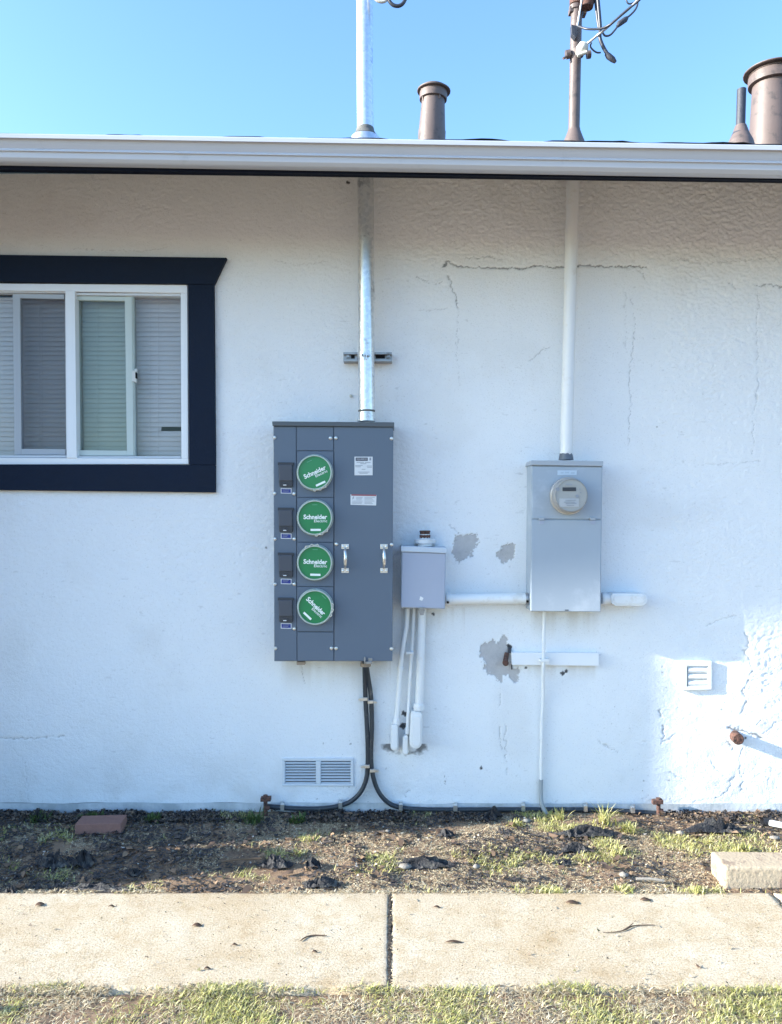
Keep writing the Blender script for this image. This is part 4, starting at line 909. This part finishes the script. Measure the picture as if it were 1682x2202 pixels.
# strip by the wall: straw litter + sparse green tufts
n = 150000; X = rng.uniform(-2.3, 2.3, n); Y = rng.uniform(SY1-.01, WY-.03, n)
px = CX+X*F/Y
thick = fbm(X, Y, .18, 421, 4)-.10*sstep(3.45, 3.6, Y)
rightness = sstep(300, 900, px)
keep = thick+rightness*.13+rng.normal(0, .08, n) > .53
X, Y, px = X[keep], Y[keep], px[keep]; n = len(X)
isg = fbm(X, Y, .16, 431, 3)+rng.normal(0, .06, n)+.03*sstep(1000, 1500, px)+.04*(px < 500)*(Y > 3.4) > .67
h = np.where(isg, rng.uniform(.010, .030, n), rng.uniform(.006, .022, n)); lean = np.where(isg, rng.uniform(.4, 1.4, n), rng.uniform(1.3, 2.5, n)); wd = rng.uniform(.0016, .0042, n)
V, Fc = blades(X, Y, h, wd, lean, 6); col = np.where(isg[:,None], palette(n, GREEN, 3), palette(n, STRAW, 4)); many('dry_grass', V, Fc, np.repeat(col, 8, 0), None, trans=.2)
# flat leaf litter, chips and pebbles
def litter(name, n, cs, smin, smax, seed, ywt=None, asp=(.3,.9), hgt=.004, region=(SY1+.005, WY-.02), lft=0):
    r = np.random.default_rng(seed); X = r.uniform(-2.3, 2.3, n); Y = r.uniform(*region, n)
    pxx = CX+X*F/Y; k = fbm(X, Y, .22, seed+1, 3)+r.normal(0, .08, n)+lft*(sstep(200, 900, pxx)-.7) > .5; X, Y = X[k], Y[k]; n = len(X)
    s_ = r.uniform(smin, smax, n)*r.uniform(.6, 1, n); a = r.random(n)*6.28; asp_ = r.uniform(*asp, n); z = gz(X, Y)+.003
    ux, uy = np.cos(a)*s_/2, np.sin(a)*s_/2; vx_, vy_ = -np.sin(a)*s_*asp_/2, np.cos(a)*s_*asp_/2
    tl = r.normal(0, .35, (n, 2)); pts = []
    for cu, cv_ in ((-1,-.6),(-.2,-1),(1,-.5),(.8,.7),(-.1,1),(-1,.5)):
        jx_ = 1+r.normal(0, .18, n); zz = z+hgt*r.random(n)+np.abs(tl[:,0]*cu*s_*.35)+np.abs(tl[:,1]*cv_*s_*asp_*.4)
        pts.append(np.stack([X+(ux*cu+vx_*cv_)*jx_, Y+(uy*cu+vy_*cv_)*jx_, zz], -1))
    V = np.stack(pts, 1).reshape(-1, 3); base = np.arange(n)[:,None]*6; Fc = np.concatenate([base+np.array([[0,1,4,5]]), base+np.array([[1,2,3,4]])], 0)
    return many(name, V, Fc, np.repeat(palette(n, cs, seed+2, .3), 6, 0), None)
litter('leaf_litter', 24000, [(.40,.31,.20),(.30,.22,.14),(.48,.39,.26),(.36,.28,.18),(.14,.10,.07),(.07,.055,.05)], .004, .018, 501, lft=.35, asp=(.2,.7))
litter('shade_chips', 22000, [(.05,.045,.045),(.030,.030,.034),(.10,.08,.07)], .008, .034, 511, asp=(.25,.6), lft=-.30)  # dark chips, thicker at left to deepen the shade on the soil
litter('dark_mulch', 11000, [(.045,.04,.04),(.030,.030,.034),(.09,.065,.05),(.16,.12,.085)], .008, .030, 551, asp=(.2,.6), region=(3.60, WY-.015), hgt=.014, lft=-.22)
litter('dead_leaves', 900, [(.10,.065,.045),(.06,.045,.04),(.17,.11,.07),(.24,.16,.10)], .018, .050, 561, asp=(.4,.75), hgt=.018)
litter('pebbles', 900, [(.45,.42,.36),(.55,.50,.44),(.30,.28,.25)], .005, .014, 521, asp=(.6,1), hgt=.008)
litter('joint_debris', 300, [(.05,.045,.04),(.12,.09,.06),(.2,.16,.1)], .004, .009, 541, region=(2.1, 2.11)) if False else None
# dirt in the pavement joint
r = np.random.default_rng(9); n = 900; X = jx+r.normal(0, .003, n); Y = r.uniform(SY0+.02, SY1, n); a = r.random(n)*6.28; s_ = r.uniform(.002, .006, n); z = .000+r.random(n)*.006
V = np.stack([np.stack([X+s_*np.cos(a+k*2.09), Y+s_*np.sin(a+k*2.09), z+r.random(n)*.003], -1) for k in range(3)], 1).reshape(-1, 3)
many('joint_dirt', V, (np.arange(n)[:,None]*3+np.array([[0,1,2]])), np.repeat(palette(n, [(.05,.04,.035),(.10,.08,.06),(.03,.03,.03)], 8), 3, 0))
# sand grains / crumbs on the pavement
n = 2600; X = r.uniform(-2.2, 2.2, n); Y = r.uniform(SY0+.01, SY1-.01, n)**1; s_ = r.uniform(.0008, .0028, n)*np.where(r.random(n) > .96, 2.2, 1); a = r.random(n)*6.28
V = np.stack([np.stack([X+s_*np.cos(a+k*2.09)*1.5, Y+s_*np.sin(a+k*2.09), .009+(k == 1)*s_*1.4+0*X], -1) for k in range(3)], 1).reshape(-1, 3)
many('pavement_crumbs', V, (np.arange(n)[:,None]*3+np.array([[0,1,2]])), np.repeat(palette(n, [(.10,.08,.06),(.26,.20,.14),(.45,.38,.28),(.16,.15,.07)], 18), 3, 0))

# ---- crumpled black fabric scraps
def scrap(label, x, y, wpx, hpx, seed, hgt=.05, rot=0, loose=1.0):
    r = np.random.default_rng(seed); gx, gy, _ = GP(x, y); sx = wpx*gy/F; syd = max(.05, hpx*1.4*gy/F); n = 34
    U, Vv = np.meshgrid(np.linspace(-.5, .5, n), np.linspace(-.5, .5, n), indexing='xy')
    rad = np.hypot(U, Vv)*2; ang = np.arctan2(Vv, U)
    edge = .72+.45*vnoise(np.cos(ang)*2+seed, np.sin(ang)*2, .8, seed)
    k = (rad < edge)
    X = gx+(U*sx*math.cos(rot)-Vv*syd*math.sin(rot)); Y = gy+(U*sx*math.sin(rot)+Vv*syd*math.cos(rot))
    X = X+(fbm(U, Vv, .35, seed+3, 2)-.5)*sx*.35; Y = Y+(fbm(U, Vv, .35, seed+4, 2)-.5)*syd*.5
    fold = np.abs(fbm(U*1.6+Vv*.4, Vv, .30, seed+5, 3, .6)-.5)*2; fold = 1-np.clip(fold*3.0, 0, 1)
    z = gz(X, Y)+.006+hgt*(fold*.75+.45*vnoise(U, Vv, .3, seed+6))*np.clip(1.15-rad/edge, .12, 1)
    idx = np.arange(n*n).reshape(n, n); kk = k[:-1,:-1] & k[1:,1:] & k[:-1,1:] & k[1:,:-1]
    f = np.stack([idx[:-1,:-1], idx[:-1,1:], idx[1:,1:], idx[1:,:-1]], -1)[kk]
    used = np.unique(f); mp_ = -np.ones(n*n, int); mp_[used] = np.arange(len(used)); P_ = np.stack([X, Y, z], -1).reshape(-1, 3)[used]-np.array([gx, gy, 0])
    me = bpy.data.meshes.new('fabric_scrap'); me.from_pydata(P_.tolist(), [], mp_[f].tolist()); me.materials.append(M['scrap'])
    o = bpy.data.objects.new('fabric_scrap', me); C.objects.link(o); o.location = (gx, gy, 0)
    sd = o.modifiers.new('thick', 'SOLIDIFY'); sd.thickness = .0015
    return tag(o, label, 'fabric scrap', 'torn black fabric scraps on the soil')
scrap('peaked black scrap against the wall, left of the thin white pipe', 1060, 1760, 50, 22, 31, .060)
scrap('small rounded black scrap right of centre in the sunlit soil', 958, 1796, 42, 14, 32, .035)
scrap('black scrap with upturned folds behind the grey crumpled one', 1262, 1800, 130, 22, 33, .055)
scrap('grey-black crumpled scrap in front of the largest folds, right of centre', 1240, 1832, 80, 20, 34, .045)
scrap('wide black scrap heap by the wall right of the rusty clamp', 1545, 1790, 150, 26, 35, .060)
scrap('flat black scrap on the left pavement edge', 22, 1922, 70, 24, 36, .040)
scrap('low black strip of scrap by the pavement, lower left', 215, 1912, 150, 14, 37, .028)
scrap('big tangled black scrap in the shade, far left', 115, 1862, 120, 30, 38, .075)
scrap('tall black scrap in the shade beside the tangled one', 178, 1858, 60, 32, 39, .085)
scrap('black scrap at the shadow tip left of centre', 590, 1862, 90, 24, 40, .055)
scrap('sunlit ridged black scrap by the pavement edge left of centre', 690, 1908, 105, 22, 41, .042)
scrap('long black scrap row just right of the pavement joint', 905, 1862, 150, 18, 42, .045)
scrap('tiny dark scrap in the shade below the tangled one', 285, 1880, 40, 14, 43, .03)
scrap('curled dark scrap in the sun beside the shadow tip', 672, 1866, 46, 18, 44, .04)
scrap('small black scrap on the soil at the far left wall foot', 82, 1762, 30, 14, 45, .05)
scrap('dark shred left of the grey crumpled scrap', 1210, 1856, 46, 12, 46, .02)

# ---- brick, block, white pipe, stones
def rbox(name, cx, cy, sx, sy, sz, rot, m, z0=0, bev=.004):
    b = MB(); b.box(-sx/2, sx/2, -sy/2, sy/2, 0, sz)
    R_ = Matrix.Rotation(rot, 3, 'Z'); b.v = [tuple(R_ @ Vector(v)+Vector((cx, cy, z0))) for v in b.v]
    return b.build(name, m, None, bev, (cx, cy, z0), 3)
g = GP(210, 1792); tag(rbox('brick', g[0], g[1]+.045, .205, .10, .050, .07, M['brick'], -.004), 'single red brick lying in the shade near the wall', 'brick')
g = GP(1655, 1906); tag(rbox('concrete_block', g[0]+.03, g[1]+.055, .42, .14, .098, -.02, M['block'], -.016, .012), 'long pale concrete block on the soil at the right edge', 'concrete block')
g = GP(1655, 1772); b = MB(); p0 = Vector(GP(1648,1768,.03)); p1 = Vector(GP(1760,1790,.02)); b.tube([p0, p1], .014, 14); b.build('t', M['white_paint'], loc=p0) if False else None
t_ = thing('loose_pipe', 'white loose pipe on the soil at the right edge', 'pipe', tuple(p0)); MB().tube([p0, p1], .014, 14, False).build('pipe', M['white_paint'], t_); MB().tube([p0-Vector((.02,0,-.004)), p0+Vector((.02,0,-.003))], .017, 14, False).build('collar', M['scrap'], t_)
def pebble(name, label, x, y, s, m, cat, sq=.6):
    gx, gy, _ = GP(x, y); r = np.random.default_rng(int(x)); b = MB(); vs = []; fs = []; n1, n2 = 7, 5
    for i in range(n2):
        ph = math.pi*i/(n2-1)
        for k in range(n1): th = 2*math.pi*k/n1; q = s*(1+r.normal(0, .12)); vs.append((gx+q*math.sin(ph)*math.cos(th), gy+q*.7*math.sin(ph)*math.sin(th), .006+q*sq*math.cos(ph)))
    for i in range(n2-1):
        for k in range(n1): fs.append((i*n1+k, i*n1+(k+1) % n1, (i+1)*n1+(k+1) % n1, (i+1)*n1+k))
    b.add(vs, fs, True); return tag(b.build(name, m, loc=(gx, gy, 0)), label, cat)
pebble('stone', 'pale stone in the soil just right of the long scrap row', 1025, 1866, .016, M['stone'], 'stone')
pebble('stone', 'white stone in front of the wide scrap heap at right', 1464, 1794, .020, M['stone'], 'stone')
pebble('stone', 'pale flat stone at the right edge above the concrete block', 1665, 1804, .024, M['stone'], 'stone', .3)
pebble('stone', 'pale stone beneath the thin pipe, in front of the cable', 1133, 1768, .022, mat('dark stone', (.2,.2,.18), .9), 'stone', .5)
pebble('stone', 'pale chunk on the soil right of the pavement joint near the front', 1342, 1884, .020, M['stone'], 'stone', .5)
pebble('stone', 'flat pale stone beside the pavement joint', 872, 1866, .030, M['stone'], 'stone', .3)
pebble('stone', 'small white stone in the soil below the cable fork', 834, 1790, .013, M['stone'], 'stone')
g0 = Vector(GP(1368, 1890, .012)); g1 = Vector(GP(1428, 1894, .012)); tag(MB().tube([g0, (g0+g1)/2+Vector((0,0,.004)), g1], .006, 8, True, True).build('stick', M['stone'], loc=tuple(g0)), 'grey stick lying on the soil left of the concrete block', 'stick')
g0 = Vector(GP(478, 1852, .02)); g1 = Vector(GP(562, 1846, .03)); tag(MB().tube([g0, (g0+g1)/2+Vector((0,0,.004)), g1], .005, 8).build('stick', M['twig'], loc=tuple(g0)), 'thin stick in the shade pointing at the shadow tip scrap', 'stick')
# ---- leaves and twigs on the pavement
def leaf(label, x, y, L, Wd, ang, name='leaf'):
    gx, gy, _ = GP(x, y, .008); b = MB(); vs = []; n = 7
    for i in range(n):
        t_ = i/(n-1); wv = math.sin(math.pi*min(1, t_*.95+.03))**.8; u = (t_-.5)*L
        for s_ in (-1, 0, 1):
            px_, py_ = u, s_*wv*Wd/2; c_, s2_ = math.cos(ang), math.sin(ang)
            vs.append((gx+px_*c_-py_*s2_, gy+px_*s2_+py_*c_, .009+abs(s_)*wv*.004+.0015*math.sin(t_*5)))
    b.add(vs, [(i*3+k, i*3+k+1, i*3+k+4, i*3+k+3) for i in range(n-1) for k in range(2)], True)
    o = b.build(name, M['leaf'], loc=(gx, gy, .008)); sd = o.modifiers.new('thick', 'SOLIDIFY'); sd.thickness = .001; return tag(o, label, 'leaf', 'dead leaves on the pavement')
leaf('dark oval leaf alone on the left pavement slab', 424, 1991, .034, .020, .1)
leaf('narrow brown leaf low on the right slab near the joint', 976, 2027, .060, .012, .05)
leaf('dark curled leaf near the back edge of the right slab', 1232, 1942, .050, .022, -.05)
leaf('brown leaf near the back edge, right of the dark curled one', 1389, 1936, .042, .022, 0)
leaf('brown leaf near the back left corner of the pavement', 86, 1946, .032, .024, .5)
leaf('small dark leaf in the middle of the left slab', 505, 2033, .020, .010, .4)
leaf('small brown leaf near the front of the left slab', 446, 2084, .022, .010, .2)
leaf('small upright brown leaf at right front of the pavement', 1503, 2080, .012, .022, .6)
leaf('small pale leaf in the upper left slab beside the centre joint', 677, 2048, .020, .010, .2)
leaf('small brown leaf by the back edge just right of the joint', 940, 1952, .026, .012, 0)
leaf('pale brown leaf by the back edge of the left slab', 240, 1950, .024, .010, .1)
def twig(label, pts, rad):
    pp = crom([GP(x, y, .010) for x, y in pts]); n = len(pp); b = MB(); b.tube(pp, [rad*(.5+.5*math.sin(math.pi*i/(n-1))) for i in range(n)], 6)
    return b, pp[0], label
b, p, lab = twig('curved brown twig on the left slab near the joint', [(646,2023),(660,2014),(680,2011),(703,2012)], .0028); tag(b.build('twig', M['twig'], loc=tuple(p)), lab, 'twig')
b, p, lab = twig('thin forked twig on the right slab', [(1300,2005),(1325,2004),(1345,1999),(1362,1991),(1390,1989),(1408,1989)], .0022)
b.tube(crom([GP(1340,2000,.01), GP(1352,1993,.012), GP(1362,1985,.016)]), .0015, 6); tag(b.build('twig', M['twig'], loc=tuple(p)), lab, 'twig')
# ---- leafy weeds by the wall
def weed(label, x, y, n, L, seed, wd=.006, col=None):
    r = np.random.default_rng(seed); gx, gy, _ = GP(x, y); X = gx+r.normal(0, .018, n); Y = gy+r.normal(0, .014, n)
    h = r.uniform(.6, 1.1, n)*L; V, Fc = blades(X, Y, h, r.uniform(.6, 1.2, n)*wd, r.uniform(.2, 1.2, n), seed)
    o = many('weed', V-np.array([gx, gy, 0]), Fc, np.repeat(palette(n, col or GREEN, seed), 8, 0), label, trans=.25); o.location = (gx, gy, 0); del o['kind']
    return tag(o, label, 'weed', 'weeds on the soil')
DG = [(.08,.13,.03),(.12,.17,.05),(.06,.10,.03)]
weed('tall pale grass tuft beside the wall, left of the right rusty clamp', 1300, 1772, 60, .10, 61)
weed('bright low grass clump in front of the right cable end', 1350, 1786, 150, .05, 62)
weed('small grass tuft by the thin pipe foot', 1200, 1764, 45, .06, 63)
weed('green weed in the shade behind the brick', 195, 1762, 80, .05, 64, .008, DG)
weed('green weed at the wall foot left of the brick', 80, 1766, 60, .05, 65, .008, DG)
weed('dark weed at the left rusty clamp', 545, 1768, 60, .07, 66, .007, DG)
weed('green weed in the shade between brick and clamp', 330, 1764, 60, .045, 67, .009, DG)
weed('dark broad-leafed weed right of the left rusty clamp', 640, 1768, 36, .045, 68, .016, DG)
weed('low grass clump in the sunlit soil right of centre', 1110, 1775, 90, .035, 69)
weed('grass clump by the pavement edge right of centre', 1340, 1915, 150, .03, 70)
weed('low grass clump beside the pale concrete block', 1500, 1918, 130, .03, 71)
weed('grass tuft between scrap heap and pale block', 1598, 1828, 80, .04, 72)
weed('grass tuft at the crumpled grey scrap', 1330, 1836, 70, .035, 73)
weed('pale grass tuft in the sun near the shadow tip', 640, 1836, 40, .035, 74)

# ================================================================== unseen things added beyond the left edge to shade wall and soil
nb = thing('added_shade_house', 'added two-storey tan house, unseen beyond the left edge, shading the wall', 'house', (-12, 5, 0))
k7 = SR/SA; top = H+1.3+12*k7; ev = H-.02+12*k7
Yn = 3.95-12/SA
b = MB(); b.box(-20, -12, Yn, 11, -.1, ev+.19); b.build('wall', M['stucco_tan'], nb)
b = MB(); yo = Yn-.17
ab = [(3.56,-.28),(3.30,.37),(3.30,1.25),(3.95,1.25),(3.95,-.28)]; n5 = len(ab)      # raking end of the added house, shaped to shade wall and meter box
vs = [(xx, a_-12/SA, H+b_+12*k7) for xx in (-12.06, -11.87) for a_, b_ in ab]
b.add(vs, [tuple(range(n5)), tuple(range(2*n5-1, n5-1, -1))]+[(i, i+n5, (i+1) % n5+n5, (i+1) % n5) for i in range(n5)])
b.add([(-20.2,Yn,ev+.2),(-11.85,Yn,ev+.2),(-11.85,11.3,ev+.2),(-20.2,11.3,ev+.2),(-20.2,Yn,top),(-11.85,Yn,top),(-11.85,11.3,top),(-20.2,11.3,top)], [(3,2,1,0),(0,1,5,4),(1,2,6,5),(2,3,7,6),(3,0,4,7),(4,5,6,7)]); b.build('roof', M['roof_tile'], nb)
for zz in (1.0, 3.8):
    b = MB(); b.box(-12.0, -11.97, 4, 5.4, zz, zz+1.2); o = b.build('window', M['white_vinyl'], nb, .005); MB().box(-11.97, -11.965, 4.08, 5.32, zz+.08, zz+1.12).build('pane', M['lcd'], o)
# unseen shrub added left of the frame to lay its shadow on the ground
def shrub(label, X0, Y0, rx, ry, ht, n, seed):
    r = np.random.default_rng(seed); t_ = thing('shrub', label, 'shrub', (X0, Y0, 0))
    u = r.normal(0, 1, (n,3)); u /= np.linalg.norm(u, axis=1)[:,None]; rr = r.random(n)**.4
    c = np.stack([u[:,0]*rx*rr, u[:,1]*ry*rr, ht*.55+u[:,2]*ht*.45*rr], -1); c *= (1+.25*(fbm(u[:,0], u[:,1], .5, seed)-.5))[:,None]
    a = r.normal(0, 1, (n,3)); a /= np.linalg.norm(a, axis=1)[:,None]; bb = np.cross(a, r.normal(0, 1, (n,3))); bb /= np.linalg.norm(bb, axis=1)[:,None]
    V = np.stack([c-a*.025, c-bb*.012, c+a*.025, c+bb*.012], 1).reshape(-1, 3)
    o = many('foliage', V, np.arange(n)[:,None]*4+np.array([[0,1,2,3]]), np.repeat(palette(n, DG, seed), 4, 0)); del o['kind']; o.parent = t_
    st_ = MB()
    for k in range(6): an = k*1.05; st_.tube([(X0, Y0, -.02), (X0+math.cos(an)*rx*.4, Y0+math.sin(an)*ry*.4, ht*.4), (X0+math.cos(an)*rx*.7, Y0+math.sin(an)*ry*.7, ht*.75)], [.012,.008,.003], 6)
    st_.build('stem', M['twig'], t_); return t_
shrub('low shrub added unseen beyond the left end of the front turf, for its shadow', -2.3, 2.04, .09, .05, .42, 2600, 82)
shrub('leafy shrub added unseen beyond the left edge of the soil strip, for its shadow', -2.75, 2.865, .24, .14, .84, 16000, 81)
